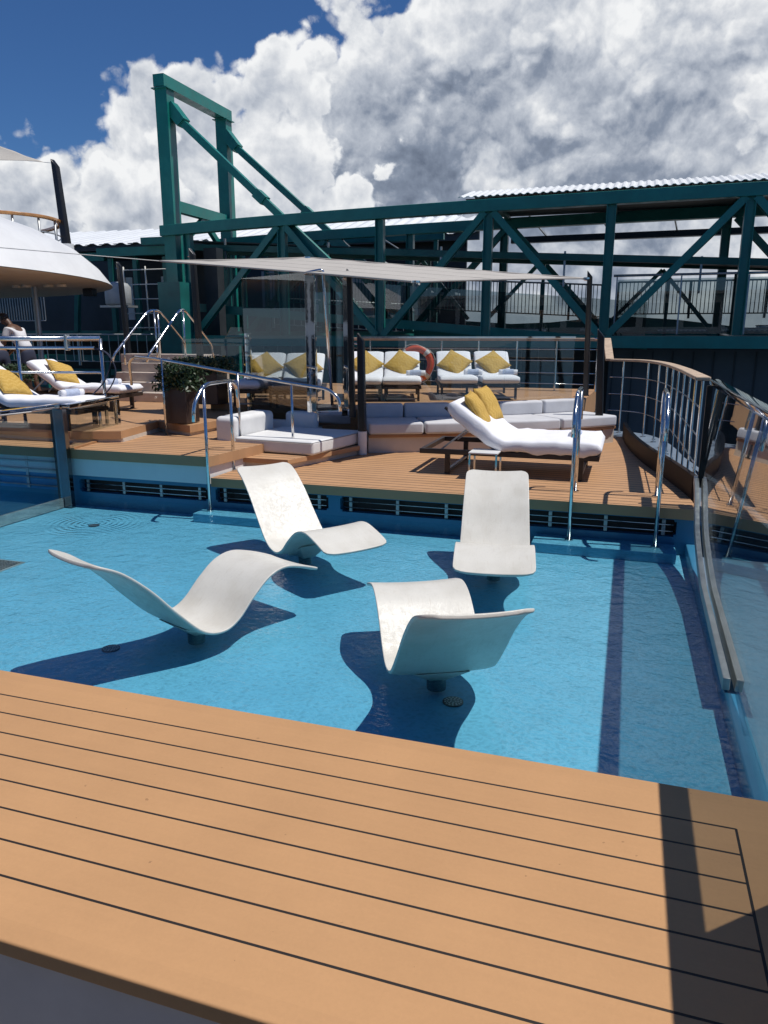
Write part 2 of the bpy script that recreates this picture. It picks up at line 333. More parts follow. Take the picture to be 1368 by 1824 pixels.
def water_mat(name, tint, ripple_centres=()):
    m = bpy.data.materials.new(name); m.use_nodes = True; t = NT(m.node_tree); t.n.clear()
    o = t.add('ShaderNodeOutputMaterial'); tr = t.add('ShaderNodeBsdfTransparent')
    gl = t.add('ShaderNodeBsdfGlossy'); gl.inputs['Roughness'].default_value = 0.0
    tc = t.add('ShaderNodeTexCoord'); ob = tc.outputs['Object']
    # small chop + slow swell
    h = t.math('ADD', t.math('MULTIPLY', t.noise(ob, 7, 3, 0.55, 0.6), 0.95), t.math('MULTIPLY', t.noise(ob, 30, 2, 0.5, 0.5), 0.30))
    h = t.math('ADD', h, t.math('MULTIPLY', t.noise(ob, 1.7, 2, 0.5), 1.6))
    for (cx, cy, rad, amp) in ripple_centres:
        dd = t.vmath('DISTANCE', ob, (cx, cy, 0.0))
        s_ = t.math('MULTIPLY', t.math('SINE', t.math('MULTIPLY', dd, 95.0)), t.ramp(dd, rad*0.1, rad, 1.0, 0.0))
        h = t.math('ADD', h, t.math('MULTIPLY', s_, amp))
    b = t.add('ShaderNodeBump'); b.inputs['Strength'].default_value = 0.8; b.inputs['Distance'].default_value = 0.018
    t.link(h, b.inputs['Height'])
    fr = t.add('ShaderNodeFresnel'); bf = t.add('ShaderNodeNewGeometry')
    t.link(t.ramp(bf.outputs['Backfacing'], 0.0, 1.0, 1.333, 1/1.333, False), fr.inputs[0]); t.link(b.outputs[0], fr.inputs['Normal']); t.link(b.outputs[0], gl.inputs['Normal'])
    # caustics painted into the water tint as a net of slightly brighter lines
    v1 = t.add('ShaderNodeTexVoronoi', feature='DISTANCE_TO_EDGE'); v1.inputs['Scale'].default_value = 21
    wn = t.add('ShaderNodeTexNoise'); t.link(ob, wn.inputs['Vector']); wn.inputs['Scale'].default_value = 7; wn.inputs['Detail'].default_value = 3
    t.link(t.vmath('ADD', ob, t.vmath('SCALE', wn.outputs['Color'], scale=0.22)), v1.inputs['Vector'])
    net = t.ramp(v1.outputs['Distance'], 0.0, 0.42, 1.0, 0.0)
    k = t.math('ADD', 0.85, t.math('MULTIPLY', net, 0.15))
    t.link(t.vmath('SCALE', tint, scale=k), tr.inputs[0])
    mx = t.add('ShaderNodeMixShader'); t.link(fr.outputs[0], mx.inputs[0]); t.link(tr.outputs[0], mx.inputs[1]); t.link(gl.outputs[0], mx.inputs[2])
    t.link(mx.outputs[0], o.inputs[0]); M[name] = m
rp = G(167, 932, 0)
water_mat('pool_water', (0.84, 0.97, 1.0), ((rp.x, rp.y, 0.72, 0.45),))
water_mat('side_water', (0.70, 0.95, 1.0))

# ------------------------------------------------------------------ mesh helpers
def link(name, bm, m, parent=None, smooth=False, bevel=0.0, bseg=2, sub=0, kind=None):
    bmesh.ops.remove_doubles(bm, verts=bm.verts, dist=1e-6)
    bmesh.ops.recalc_face_normals(bm, faces=bm.faces)
    me = bpy.data.meshes.new(name); bm.to_mesh(me); bm.free()
    o = bpy.data.objects.new(name, me); COL.objects.link(o)
    me.materials.append(M[m] if isinstance(m, str) else m)
    if parent is not None: o.parent = parent
    if smooth:
        for p in me.polygons: p.use_smooth = True
    if bevel > 0:
        b = o.modifiers.new('bevel', 'BEVEL'); b.width = bevel; b.segments = bseg; b.limit_method = 'ANGLE'; b.angle_limit = R(40)
        for p in me.polygons: p.use_smooth = True
        wn = o.modifiers.new('wn', 'WEIGHTED_NORMAL'); wn.keep_sharp = False
    if sub: s = o.modifiers.new('sub', 'SUBSURF'); s.levels = sub; s.render_levels = sub
    if kind: o['kind'] = kind
    return o
def tag(o, label=None, cat=None, group=None):
    if label: o['label'] = label
    if cat: o['category'] = cat
    if group: o['group'] = group
    return o
def empty(name, label, cat, loc=(0, 0, 0), rz=0.0, group=None):
    o = bpy.data.objects.new(name, None); COL.objects.link(o); o.location = loc; o.rotation_euler = (0, 0, rz)
    o.empty_display_size = 0.1
    return tag(o, label, cat, group)
def copy_tree(o, parent=None):
    c = o.copy(); COL.objects.link(c); c.parent = parent
    for ch in list(o.children): copy_tree(ch, c)
    return c
def box(bm, x0, x1, y0, y1, z0, z1, mtx=None):
    vs = [Vector((x, y, z)) for x in (x0, x1) for y in (y0, y1) for z in (z0, z1)]
    if mtx: vs = [mtx @ v for v in vs]
    v = [bm.verts.new(p) for p in vs]
    for f in ((0, 1, 3, 2), (4, 6, 7, 5), (0, 4, 5, 1), (2, 3, 7, 6), (0, 2, 6, 4), (1, 5, 7, 3)): bm.faces.new([v[i] for i in f])
def beam(bm, a, b, w, h, up=(0, 0, 1)):
    a = Vector(a); b = Vector(b); d = b-a; L = d.length; d.normalize(); u = Vector(up)
    s = d.cross(u)
    if s.length < 1e-4: s = d.cross(Vector((0, 1, 0)))
    s.normalize(); u = s.cross(d).normalized()
    m = Matrix(((d.x, s.x, u.x, a.x), (d.y, s.y, u.y, a.y), (d.z, s.z, u.z, a.z), (0, 0, 0, 1)))
    box(bm, 0, L, -w/2, w/2, -h/2, h/2, m)
def ibeam(bm, a, b, w, h, up=(0, 0, 1), tk=0.02):
    """H section: two flanges and a web"""
    a = Vector(a); b = Vector(b); d = (b-a).normalized(); u = Vector(up); s = d.cross(u)
    if s.length < 1e-4: s = d.cross(Vector((0, 1, 0)))
    s.normalize(); u = s.cross(d).normalized()
    beam(bm, a+u*(h/2-tk/2), b+u*(h/2-tk/2), w, tk, u); beam(bm, a-u*(h/2-tk/2), b-u*(h/2-tk/2), w, tk, u)
    beam(bm, a, b, tk, h-2*tk, u)
def smooth_path(pts, n=6, closed=False):
    P = [Vector(p) for p in pts]; out_ = []
    for i in range(len(P)-1):
        p0 = P[max(i-1, 0)]; p1 = P[i]; p2 = P[i+1]; p3 = P[min(i+2, len(P)-1)]
        for k in range(n):
            s = k/n
            out_.append(0.5*((2*p1)+(-p0+p2)*s+(2*p0-5*p1+4*p2-p3)*s*s+(-p0+3*p1-3*p2+p3)*s**3))
    out_.append(P[-1]); return out_
def fillet(pts, r, n=6):
    """polyline with rounded corners"""
    P = [Vector(p) for p in pts]; o = [P[0]]
    for i in range(1, len(P)-1):
        a = (P[i-1]-P[i]); b = (P[i+1]-P[i]); rr = min(r, a.length*0.45, b.length*0.45)
        p0 = P[i]+a.normalized()*rr; p2 = P[i]+b.normalized()*rr
        for k in range(n+1):
            s = k/n; o.append((1-s)**2*p0+2*s*(1-s)*P[i]+s*s*p2)
    o.append(P[-1]); return o
def tube(bm, pts, r, n=12, cap=True):
    P = [Vector(p) for p in pts]; rings = []; up = None
    for i, p in enumerate(P):
        d = (P[min(i+1, len(P)-1)]-P[max(i-1, 0)]).normalized()
        if up is None:
            up = Vector((0, 0, 1)) if abs(d.z) < 0.9 else Vector((1, 0, 0))
        s = d.cross(up).normalized(); up = s.cross(d).normalized()
        rr = r[i] if isinstance(r, (list, tuple)) else r
        rings.append([bm.verts.new(p+s*math.cos(2*math.pi*k/n)*rr+up*math.sin(2*math.pi*k/n)*rr) for k in range(n)])
    for a, b in zip(rings, rings[1:]):
        for k in range(n): bm.faces.new((a[k], a[(k+1) % n], b[(k+1) % n], b[k]))
    if cap: bm.faces.new(rings[0]); bm.faces.new(rings[-1][::-1])
def cyl(bm, c, r, z0, z1, n=24, r2=None):
    tube(bm, [(c[0], c[1], z0), (c[0], c[1], z1)], [r, r if r2 is None else r2], n)
def ribbon(bm, path, o0, o1, z0, z1, zfun=None):
    """solid strip between two sideways offsets of a plan path; o>0 is to the left of travel"""
    P = [Vector((p[0], p[1], 0)) for p in path]; secs = []
    for i, p in enumerate(P):
        d = (P[min(i+1, len(P)-1)]-P[max(i-1, 0)]).normalized(); nrm = Vector((-d.y, d.x, 0))
        dz = zfun(i/(len(P)-1)) if zfun else 0
        a = p+nrm*o0; b = p+nrm*o1
        secs.append([bm.verts.new((a.x, a.y, z0+dz)), bm.verts.new((b.x, b.y, z0+dz)), bm.verts.new((b.x, b.y, z1+dz)), bm.verts.new((a.x, a.y, z1+dz))])
    for a, b in zip(secs, secs[1:]):
        for k in range(4): bm.faces.new((a[k], a[(k+1) % 4], b[(k+1) % 4], b[k]))
    bm.faces.new(secs[0]); bm.faces.new(secs[-1][::-1])
def offset_path(path, o):
    P = [Vector((p[0], p[1], p[2] if len(p) > 2 else 0)) for p in path]; r = []
    for i, p in enumerate(P):
        d = (P[min(i+1, len(P)-1)]-P[max(i-1, 0)]); d.z = 0; d.normalize(); r.append(p+Vector((-d.y, d.x, 0))*o)
    return r
def prism(bm, poly, z0, z1):
    a = [bm.verts.new((p[0], p[1], z0)) for p in poly]; b = [bm.verts.new((p[0], p[1], z1)) for p in poly]
    n = len(poly); bm.faces.new(a[::-1]); bm.faces.new(b)
    for k in range(n): bm.faces.new((a[k], a[(k+1) % n], b[(k+1) % n], b[k]))
def vprism(bm, poly, y0, y1):
    """polygon in x,z extruded along y"""
    a = [bm.verts.new((p[0], y0, p[1])) for p in poly]; b = [bm.verts.new((p[0], y1, p[1])) for p in poly]
    n = len(poly); bm.faces.new(a[::-1]); bm.faces.new(b)
    for k in range(n): bm.faces.new((a[k], a[(k+1) % n], b[(k+1) % n], b[k]))
def B(): return bmesh.new()
def mbox(name, m, parent, *dims, bevel=0.0, kind=None, mtx=None):
    bm = B(); box(bm, *dims, mtx=mtx); return link(name, bm, m, parent, bevel=bevel, kind=kind)
def mtube(name, m, parent, pts, r, n=12): bm = B(); tube(bm, pts, r, n); return link(name, bm, m, parent, smooth=True)
def mbeam(name, m, parent, a, b, w, h, up=(0, 0, 1)): bm = B(); beam(bm, a, b, w, h, up); return link(name, bm, m, parent)
def panel(name, m, parent, a, b, z0, z1, th=0.012, dz0=0, dz1=0):
    """upright sheet from plan point a to plan point b"""
    a = Vector((a[0], a[1])); b = Vector((b[0], b[1])); d = (b-a).normalized(); n = Vector((-d.y, d.x))*th/2
    bm = B(); vs = []
    for p, zz0, zz1 in ((a, z0, z1), (b, z0+dz0, z1+dz1)):
        vs.append([bm.verts.new((p.x+s*n.x, p.y+s*n.y, z)) for s, z in ((-1, zz0), (1, zz0), (1, zz1), (-1, zz1))])
    for k in range(4): bm.faces.new((vs[0][k], vs[0][(k+1) % 4], vs[1][(k+1) % 4], vs[1][k]))
    bm.faces.new(vs[0]); bm.faces.new(vs[1][::-1])
    return link(name, bm, m, parent)

# ================================================================== SETTING: pool, decks
ZD, ZB, ZL, ZP = 0.36, 0.61, 0.76, 0.86
PX0, PX1, PY0, PY1 = -6.66, 0.66, 2.60, 7.60
FLOOR = -0.13
mbox('pool_floor', 'pool_blue', None, PX0-0.1, PX1+0.1, PY0-0.1, PY1+0.2, FLOOR-0.1, FLOOR, kind='structure')
bm = B(); v = [bm.verts.new(p) for p in ((PX0, PY0-0.05, 0), (PX1, PY0-0.05, 0), (PX1, PY1+0.05, 0), (PX0, PY1+0.05, 0))]; bm.faces.new(v)
link('pool_water', bm, 'pool_water', kind='structure')
# right-hand rim of the pool, a rounded blue kerb
bm = B(); ribbon(bm, [(PX1, PY0-0.1), (PX1, 4.2), (PX1, 6.0), (PX1, PY1+0.05)], -0.09, 0.0, -0.3, -0.012); link('pool_rim', bm, 'pool_wall_blue', bevel=0.015, kind='structure')
mbox('pool_near_wall', 'pool_wall_blue', None, PX0-0.1, PX1+0.1, PY0-0.12, PY0, -0.4, 0.298, kind='structure')
# back wall with three recessed slots, behind each slot a steel bar grille
slots = [(V(142, 870, 7.6).x, V(370, 880, 7.6).x, 0.05, 0.215), (V(384, 880, 7.6).x, V(585, 890, 7.6).x, 0.05, 0.225), (V(606, 900, 7.6).x, V(1206, 930, 7.6).x, 0.05, 0.225)]
bm = B(); x = PX0-0.02
for a, b_, z0, z1 in slots:
    box(bm, x, a, PY1, PY1+0.1, -0.3, 0.27); box(bm, a, b_, PY1, PY1+0.1, -0.3, z0); box(bm, a, b_, PY1, PY1+0.1, z1, 0.27); x = b_
    for cx_, sx in ((a, 1), (b_, -1)):      # rounded slot ends
        for zc, sz in ((z0, 1), (z1, -1)):
            box(bm, min(cx_, cx_+sx*0.022), max(cx_, cx_+sx*0.022), PY1+0.001, PY1+0.099, min(zc, zc+sz*0.022), max(zc, zc+sz*0.022))
box(bm, x, PX1+0.1, PY1, PY1+0.1, -0.3, 0.27)
link('pool_wall', bm, 'pool_wall_blue', kind='structure')
gl_lab = ['dark slot grille with twin steel bars below the raised timber box', 'short dark slot grille behind the back left white pool chair', 'longest dark slot grille with steel bars under the deck edge behind the right chair']
for i, (a, b_, z0, z1) in enumerate(slots):
    g = empty('overflow_grille', gl_lab[i], 'grille', ((a+b_)/2, PY1, z0), 0, 'slot grilles along the far pool wall')
    w_ = (b_-a)/2
    mbox('recess_panel', 'black_void', g, -w_-0.03, w_+0.03, 0.10, 0.13, -0.02, z1-z0+0.02)
    for k in (0.30, 0.68):
        zc = (z1-z0)*k; mtube('bar', 'steel', g, [(-w_+0.03, 0.012, zc), (w_-0.03, 0.012, zc)], 0.0065, 8)
    n = max(2, round((b_-a)/0.52))
    for q in range(n):
        cx_ = -w_+0.12+(2*w_-0.24)*q/(n-1)
        mbox('clip', 'galvanised', g, cx_-0.017, cx_+0.017, 0.016, 0.034, 0.008, z1-z0-0.008)

# steps just under the water below the handrails
mbox('pool_step', 'pool_blue', None, V(946, 950, 7.2).x, 0.56, 7.25, PY1, FLOOR, -0.025, bevel=0.008, kind='structure')
mbox('pool_step', 'pool_blue', None, V(345, 905, 7.3).x, V(470, 915, 7.3).x, 7.27, PY1, FLOOR, -0.025, bevel=0.008, kind='structure')

# foreground timber ledge
bm = B(); box(bm, -9, 0.62, 1.31, 2.67, 0.305, ZD); link('pool_ledge', bm, 'ledge_decking', bevel=0.008, kind='structure')
mbox('ledge_wall', 'grey_white_paint', None, -9, 0.60, 1.352, 2.60, -0.62, 0.303, kind='structure')
mbox('lower_deck', 'quay', None, -12, 3.0, -7, 1.36, -0.72, -0.62, kind='structure')

# back deck
edge = smooth_path([(0.73, 7.5, 0), (0.70, 8.0, 0), (0.61, 8.55, 0), (0.47, 9.25, 0), (0.31, 9.95, 0), (0.15, 10.9, 0), (0.03, 11.96, 0), (-0.02, 12.8, 0)], 5)
bm = B(); prism(bm, [(-4.58, 7.5)]+[(p.x, p.y) for p in edge]+[(-4.58, 12.8)], 0.255, ZD); link('deck', bm, 'teak_decking', kind='structure')
bm = B(); prism(bm, [(-4.58, 7.74)]+[(p.x-0.03, p.y) for p in edge if p.y > 7.74]+[(-4.58, 12.8)], -0.4, 0.253); link('deck_base', bm, 'pool_wall_blue', kind='structure')
bm = B(); ribbon(bm, [(p.x, p.y) for p in edge if p.y > 7.9], -0.06, -0.002, 0.2, 0.60); bw = link('bulwark', bm, 'bulwark_dark', bevel=0.01)
tag(bw, 'low dark curved bulwark bordering the right side of the far deck', 'bulwark')
# raised left deck at two levels
bm = B(); prism(bm, [(-16, 7.5), (-4.59, 7.5), (-4.46, 8.7), (-5.0, 8.76), (-5.0, 9.6), (-16, 10.4)], 0.49, ZB); link('raised_deck', bm, 'teak_decking', kind='structure')
bm = B(); prism(bm, [(-16, 7.54), (-4.63, 7.54), (-4.50, 8.68), (-5.02, 8.72), (-5.02, 9.58), (-16, 10.38)], 0.272, 0.488); link('raised_deck_wall', bm, 'white_paint', kind='structure')
bm = B(); prism(bm, [(-16, 7.74), (-4.62, 7.74), (-4.5, 8.6), (-16, 10)], -0.6, 0.27); link('raised_deck_base', bm, 'pool_wall_blue', kind='structure')
a = G(215, 768, ZL); b_ = G(282, 750, ZL); c_ = G(338, 758, ZL)
bm = B(); prism(bm, [(-20, 9.2), (a.x-0.6, a.y-0.25), (a.x, a.y), (b_.x, b_.y), (c_.x, c_.y), (c_.x+0.25, 12.2), (-7.0, 13.2), (-20, 16)], 0.66, ZL); link('lounger_deck', bm, 'teak_decking', kind='structure')
bm = B(); prism(bm, [(-20, 9.24), (a.x-0.6, a.y-0.21), (a.x, a.y+0.04), (b_.x, b_.y+0.04), (c_.x-0.03, c_.y+0.04), (c_.x+0.2, 12.2), (-7.0, 13.2), (-20, 16)], 0.4, 0.658); link('lounger_deck_wall', bm, 'cream_paint', kind='structure')

# pool on the far left, beyond the glass
mbox('side_pool_floor', 'deep_blue', None, -16, PX0-0.12, -2, 7.62, -0.9, -0.75, kind='structure')
bm = B(); v = [bm.verts.new(p) for p in ((-16, -2, -0.01), (PX0-0.03, -2, -0.01), (PX0-0.03, 7.6, -0.01), (-16, 7.6, -0.01))]; bm.faces.new(v); link('side_pool_water', bm, 'side_water', kind='structure')
g = empty('overflow_grille', 'tall ladder-like grille of four bars seen through the left glass', 'grille', (-8.2, 7.545, 0.06), 0)
mbox('recess_panel', 'deep_blue', g, -2.2, 1.42, 0.0, 0.02, 0, 0.42)
for k in range(4): mtube('bar', 'galvanised', g, [(-2.2, -0.02, 0.05+k*0.105), (1.42, -0.02, 0.05+k*0.105)], 0.011, 8)
for k in range(8): mbox('clip', 'galvanised', g, -2.1+k*0.5-0.02, -2.1+k*0.5+0.02, -0.012, -0.002, 0.01, 0.41)

# outside gutter and hull on the right
rail_plan = smooth_path([(0.74, 7.6, 0), (0.71, 9.0, 0), (0.67, 10.28, 0), (0.56, 12.0, 0), (0.38, 13.1, 0), (0.13, 13.65, 0), (-0.3, 13.85, 0)], 6)
bm = B(); ribbon(bm, [(p.x, p.y) for p in rail_plan if p.y > 7.95], -0.22, 0.75, 0.1, 0.30); link('side_gutter', bm, 'gutter_blue', kind='structure')
mbox('side_walkway', 'gutter_blue', None, 0.775, 1.9, -1.0, 7.7, -0.35, -0.16, kind='structure')
bm = B(); ribbon(bm, [(1.9, -6), (1.9, 7.0), (1.5, 11), (0.9, 15), (0.2, 17.4), (-2, 18.2), (-14, 18.4)], -0.05, 0.05, -12, -0.15)
tag(link('ship_hull', bm, 'gutter_blue'), 'blue-grey hull side of the ship below the deck railings', 'hull')

# big ground planes
mbox('sea', 'sea', None, -3000, 3000, -500, 5000, -14.2, -14, kind='structure')
mbox('quay_ground', 'quay', None, -160, 90, 19.6, 120, -13.99, -11.5, kind='structure')
bm = B(); random.seed(4)
prev = None; top = []
for i in range(41):
    x = -1500+75*i; h = 8+30*noise.noise(Vector((i*0.23, 3, 0)))+14
    top.append((x, max(4, h)))
vprism(bm, [(-1500, -14)]+top+[(1500, -14)], 1500, 1560); link('far_hills', bm, 'hill_green', kind='structure')

# ================================================================== glass wall and rail on the right of the pool
g = empty('glass_pool_wall', 'tall clear glass wall with steel base clamp along right side of the pool', 'glass wall', (0.72, 5, 0))
def loc(o, p): o.location = p; return o
bm = B()
def gp(v, z): return (0.70+0.10*max(0, z)/1.5-0.72, v-5, z)
prof = [(7.72, 0.62), (7.5, 0.56), (7.2, 0.42), (6.9, 0.29), (6.5, 0.19), (6.1, 0.12), (5.88, 0.09), (4.33, 0.04), (3.2, -0.08), (2.2, -0.1), (1.95, -0.1)]
prof = [prof[0]]+[tuple(p)[:2] for p in [(q.x, q.y) for q in smooth_path([(a_, b2, 0) for a_, b2 in prof[:7]], 4)[1:]]]+prof[7:]
lo = []; hi = []
for (v_, z_) in prof:
    a1 = bm.verts.new(gp(v_, z_)); a2 = bm.verts.new(gp(v_, 1.52)); lo.append(a1); hi.append(a2)
for k in range(len(prof)-1): bm.faces.new((lo[k], lo[k+1], hi[k+1], hi[k]))
gm = link('pane', bm, 'pool_glass', g)
md = gm.modifiers.new('solid', 'SOLIDIFY'); md.thickness = 0.016
cl_pts = [(q[0], q[1]) for q in prof if q[0] > 4.3]
for sgn in (-1, 1):
    bm = B(); o_ = -0.035*1 if sgn < 0 else 0.035
    pts = [Vector((0.70-0.72+o_+0.10*max(0, z_)/1.5, v_-5, z_+0.01)) for v_, z_ in cl_pts]
    secs = []
    for i, p in enumerate(pts):
        d_ = (pts[min(i+1, len(pts)-1)]-pts[max(i-1, 0)]).normalized(); nz = Vector((1, 0, 0)).cross(d_).normalized()
        if nz.z < 0: nz = -nz
        secs.append([bm.verts.new(p+Vector((sx*0.021, 0, 0))+nz*sz) for sx, sz in ((-1, -0.05), (1, -0.05), (1, 0.028), (-1, 0.028))])
    for s1, s2 in zip(secs, secs[1:]):
        for k in range(4): bm.faces.new((s1[k], s1[(k+1) % 4], s2[(k+1) % 4], s2[k]))
    bm.faces.new(secs[0]); bm.faces.new(secs[-1][::-1]); link('clamp_strip', bm, 'worn_steel', g, bevel=0.006)
mbox('top_rail', 'mirror_steel', g, 0.045, 0.135, -3.35, 3.0, 1.52, 1.575, bevel=0.012)
mbox('end_post', 'black_metal', g, 0.0, 0.05, 2.66, 2.70, 0.55, 1.53)
bm = B(); a_ = [bm.verts.new((0.76, y_, z_)) for y_, z_ in ((-6, -0.6), (2.5, -0.6), (2.5, 0.2), (2.34, 0.4), (1.90, 1.56), (-6, 1.56))]; r_ = bmesh.ops.extrude_face_region(bm, geom=[bm.faces.new(a_)]); bmesh.ops.translate(bm, vec=(0.18, 0, 0), verts=[v_ for v_ in r_['geom'] if isinstance(v_, bmesh.types.BMVert)])  # added out of view; the sloped end shapes the shadow on the ledge
tag(link('bulwark', bm, 'white_paint', bevel=0.01), 'unseen white bulwark added beside the camera, shaped to shade the ledge', 'bulwark')

# ================================================================== glass wall on the left of the pool
g = empty('glass_pool_wall', 'low glass wall with mirror steel top rail and post left of the pool', 'glass wall', (-6.66, 7.45, 0))
bm = B(); box(bm, -0.008, 0.008, -9.5, -0.06, -0.1, 1.12); link('pane', bm, 'clear_glass', g)
mbox('bottom_channel', 'worn_steel', g, -0.018, 0.018, -9.5, -0.06, -0.12, -0.004)
mbox('post', 'dark_steel', g, -0.03, 0.13, -0.05, 0.02, -0.12, 1.11, bevel=0.004)
mbox('seal_strip', 'seal_black', g, -0.062, -0.032, -0.05, 0.0, -0.12, 1.11)
mbox('top_rail', 'mirror_steel', g, -0.055, 0.055, -9.5, 0.06, 1.11, 1.17, bevel=0.01)
pa = Vector((0.12, 0.08)); pb = Vector((-0.16, 1.35))
panel('pane', 'clear_glass', g, pa, pb, 0.62, 1.10, 0.014)
bm = B(); beam(bm, (pa.x, pa.y-0.06, 1.14), (pb.x, pb.y, 1.14), 0.10, 0.055); link('top_rail', bm, 'mirror_steel', g, bevel=0.008)
bm = B(); box(bm, pb.x-0.03, pb.x+0.03, pb.y-0.03, pb.y+0.03, ZB, 1.12); link('post', bm, 'mirror_steel', g, bevel=0.004)
mtube('post', 'steel', g, [(pb.x-0.04, pb.y-0.32, ZB), (pb.x-0.04, pb.y-0.32, 1.11)], 0.022)
bm = B(); beam(bm, (pa.x+0.03, pa.y-0.05, ZB+0.012), (pb.x+0.03, pb.y, ZB+0.012), 0.05, 0.022); link('base_strip', bm, 'teak_trim', g)

# ================================================================== in-pool moulded chairs
CW = 0.63
CP = smooth_path([(p[0], p[1], 0) for p in ((-0.86, 0.735), (-0.70, 0.655), (-0.52, 0.50), (-0.34, 0.30), (-0.16, 0.125), (0.0, 0.075), (0.13, 0.12), (0.27, 0.245), (0.42, 0.35), (0.58, 0.385), (0.76, 0.345), (0.95, 0.275))], 6)
def chair_shell():
    bm = B(); n = len(CP); W2 = CW/2; th = 0.026; nx = 12; topv = []; botv = []
    L = [0.0]
    for a_, b2 in zip(CP, CP[1:]): L.append(L[-1]+(b2-a_).length)
    tot = L[-1]
    for i, p in enumerate(CP):
        d_ = (CP[min(i+1, n-1)]-CP[max(i-1, 0)]).normalized(); nn = Vector((-d_.y, d_.x, 0))
        e_ = min(L[i], tot-L[i]); r_ = 0.075
        wdt = W2-(r_-math.sqrt(max(0, r_*r_-(r_-e_)**2)) if e_ < r_ else 0)
        wdt *= 1.0-0.06*max(0, 1-L[i]/0.9) if L[i] < 0.9 else 1.0
        ra = []; rb = []
        for j in range(nx+1):
            s = -1+2*j/nx; dish = -0.012*(1-s*s)
            q = p+nn*(dish)
            lip = 0.0
            ra.append(bm.verts.new((q.x, s*wdt, q.y+lip)))
            t_ = th*(1.0 if abs(s) < 0.95 else 0.8)
            q2 = q-nn*t_; rb.append(bm.verts.new((q2.x, s*wdt*0.985, q2.y)))
        topv.append(ra); botv.append(rb)
    for i in range(n-1):
        for j in range(nx):
            bm.faces.new((topv[i][j], topv[i+1][j], topv[i+1][j+1], topv[i][j+1])); bm.faces.new((botv[i][j], botv[i][j+1], botv[i+1][j+1], botv[i+1][j]))
        bm.faces.new((topv[i][0], botv[i][0], botv[i+1][0], topv[i+1][0])); bm.faces.new((topv[i][nx], topv[i+1][nx], botv[i+1][nx], botv[i][nx]))
    for j in range(nx):
        bm.faces.new((topv[0][j], topv[0][j+1], botv[0][j+1], botv[0][j])); bm.faces.new((topv[-1][j], botv[-1][j], botv[-1][j+1], topv[-1][j+1]))
    return bm
def make_pool_chair():
    r = empty('pool_lounge_chair', '', 'pool chair')
    sh = link('shell', chair_shell(), 'plastic_white', r, smooth=True, bevel=0.008, bseg=3)
    # moulded boss under the seat, then the dark pedestal standing on the pool floor
    bm = B()
    for x0, x1, yy, zt, zb in ((-0.16, 0.20, 0.11, 0.10, 0.03),):
        vs = []
        for (x_, y_, z_) in ((-0.20, 0.17, 0.10), (-0.05, 0.06, -0.02), (0.09, 0.06, -0.02), (0.24, 0.17, 0.15)):
            vs.append([bm.verts.new((x_, -y_, z_)), bm.verts.new((x_, y_, z_))])
        topm = [bm.verts.new((0.0, -0.17, 0.028)), bm.verts.new((0.0, 0.17, 0.028))]
        for a_, b2 in zip(vs, vs[1:]): bm.faces.new((a_[0], a_[1], b2[1], b2[0]))
        for s in (0, 1): bm.faces.new([vs[0][s], vs[1][s], vs[2][s], vs[3][s], topm[s]])
        bm.faces.new((vs[0][0], vs[0][1], topm[1], topm[0])); bm.faces.new((vs[3][0], vs[3][1], topm[1], topm[0]))
    link('boss', bm, 'plastic_white', r, bevel=0.015, bseg=3)
    bm = B(); cyl(bm, (0, 0), 0.060, FLOOR+0.036, 0.0); link('pedestal', bm, 'pedestal_blue', r, smooth=False, bevel=0.004)
    return r
chairs = [((-2.75, 4.20), 1.20, 'white moulded pool chair at left, seen from the side with raised head end furthest left'),
          ((-2.774, 6.124), -0.654, 'white moulded pool chair at back left, speckled wet backrest facing the camera'),
          ((-0.977, 4.041), 2.038, 'white moulded pool chair nearest the camera with its shaded back turned towards us'),
          ((-1.0, 6.203), -1.41, 'white moulded pool chair at back right, facing straight forward with faint brown stains')]
pc = make_pool_chair()
for i, (p, a_, lb) in enumerate(chairs):
    o = pc if i == 0 else copy_tree(pc)
    o.location = (p[0], p[1], -0.008); o.rotation_euler = (0, 0, a_); o['label'] = lb; o['category'] = 'pool chair'; o['group'] = 'white moulded chairs standing in the pool'

# drains in the pool floor
def drain(px, py, lb):
    p = G(px, py, -0.1); r = empty('floor_drain', lb, 'drain', (p.x, p.y, FLOOR), 0, 'round drains in the pool floor')
    bm = B(); cyl(bm, (0, 0), 0.062, 0.001, 0.008, 28); link('cover', bm, 'black_metal', r)
    bm = B()
    for ring, n in ((0.016, 5), (0.032, 9), (0.048, 14)):
        for k in range(n):
            a_ = 2*math.pi*k/n; cyl(bm, (ring*math.cos(a_), ring*math.sin(a_)), 0.0062, 0.0085, 0.010, 8)
    link('holes', bm, 'galvanised', r)
drain(167, 932, 'small round drain ringed by ripples at back left of the pool'); drain(197, 1149, 'small round drain in the shadow of the left pool chair'); drain(807, 1243, 'small round drain in the shadow of the nearest pool chair')
p = G(-10, 1002, -0.1); r = empty('floor_grate', 'square perforated metal grate in pool floor at left edge of photo', 'grate', (p.x, p.y, FLOOR))
mbox('frame', 'worn_steel', r, -0.21, 0.21, -0.16, 0.16, 0.001, 0.008)
bm = B()
for i in range(12):
    for j in range(9): box(bm, -0.185+i*0.0315, -0.185+i*0.0315+0.02, -0.135+j*0.031, -0.135+j*0.031+0.02, 0.0085, 0.010)
link('holes', bm, 'black_void', r)

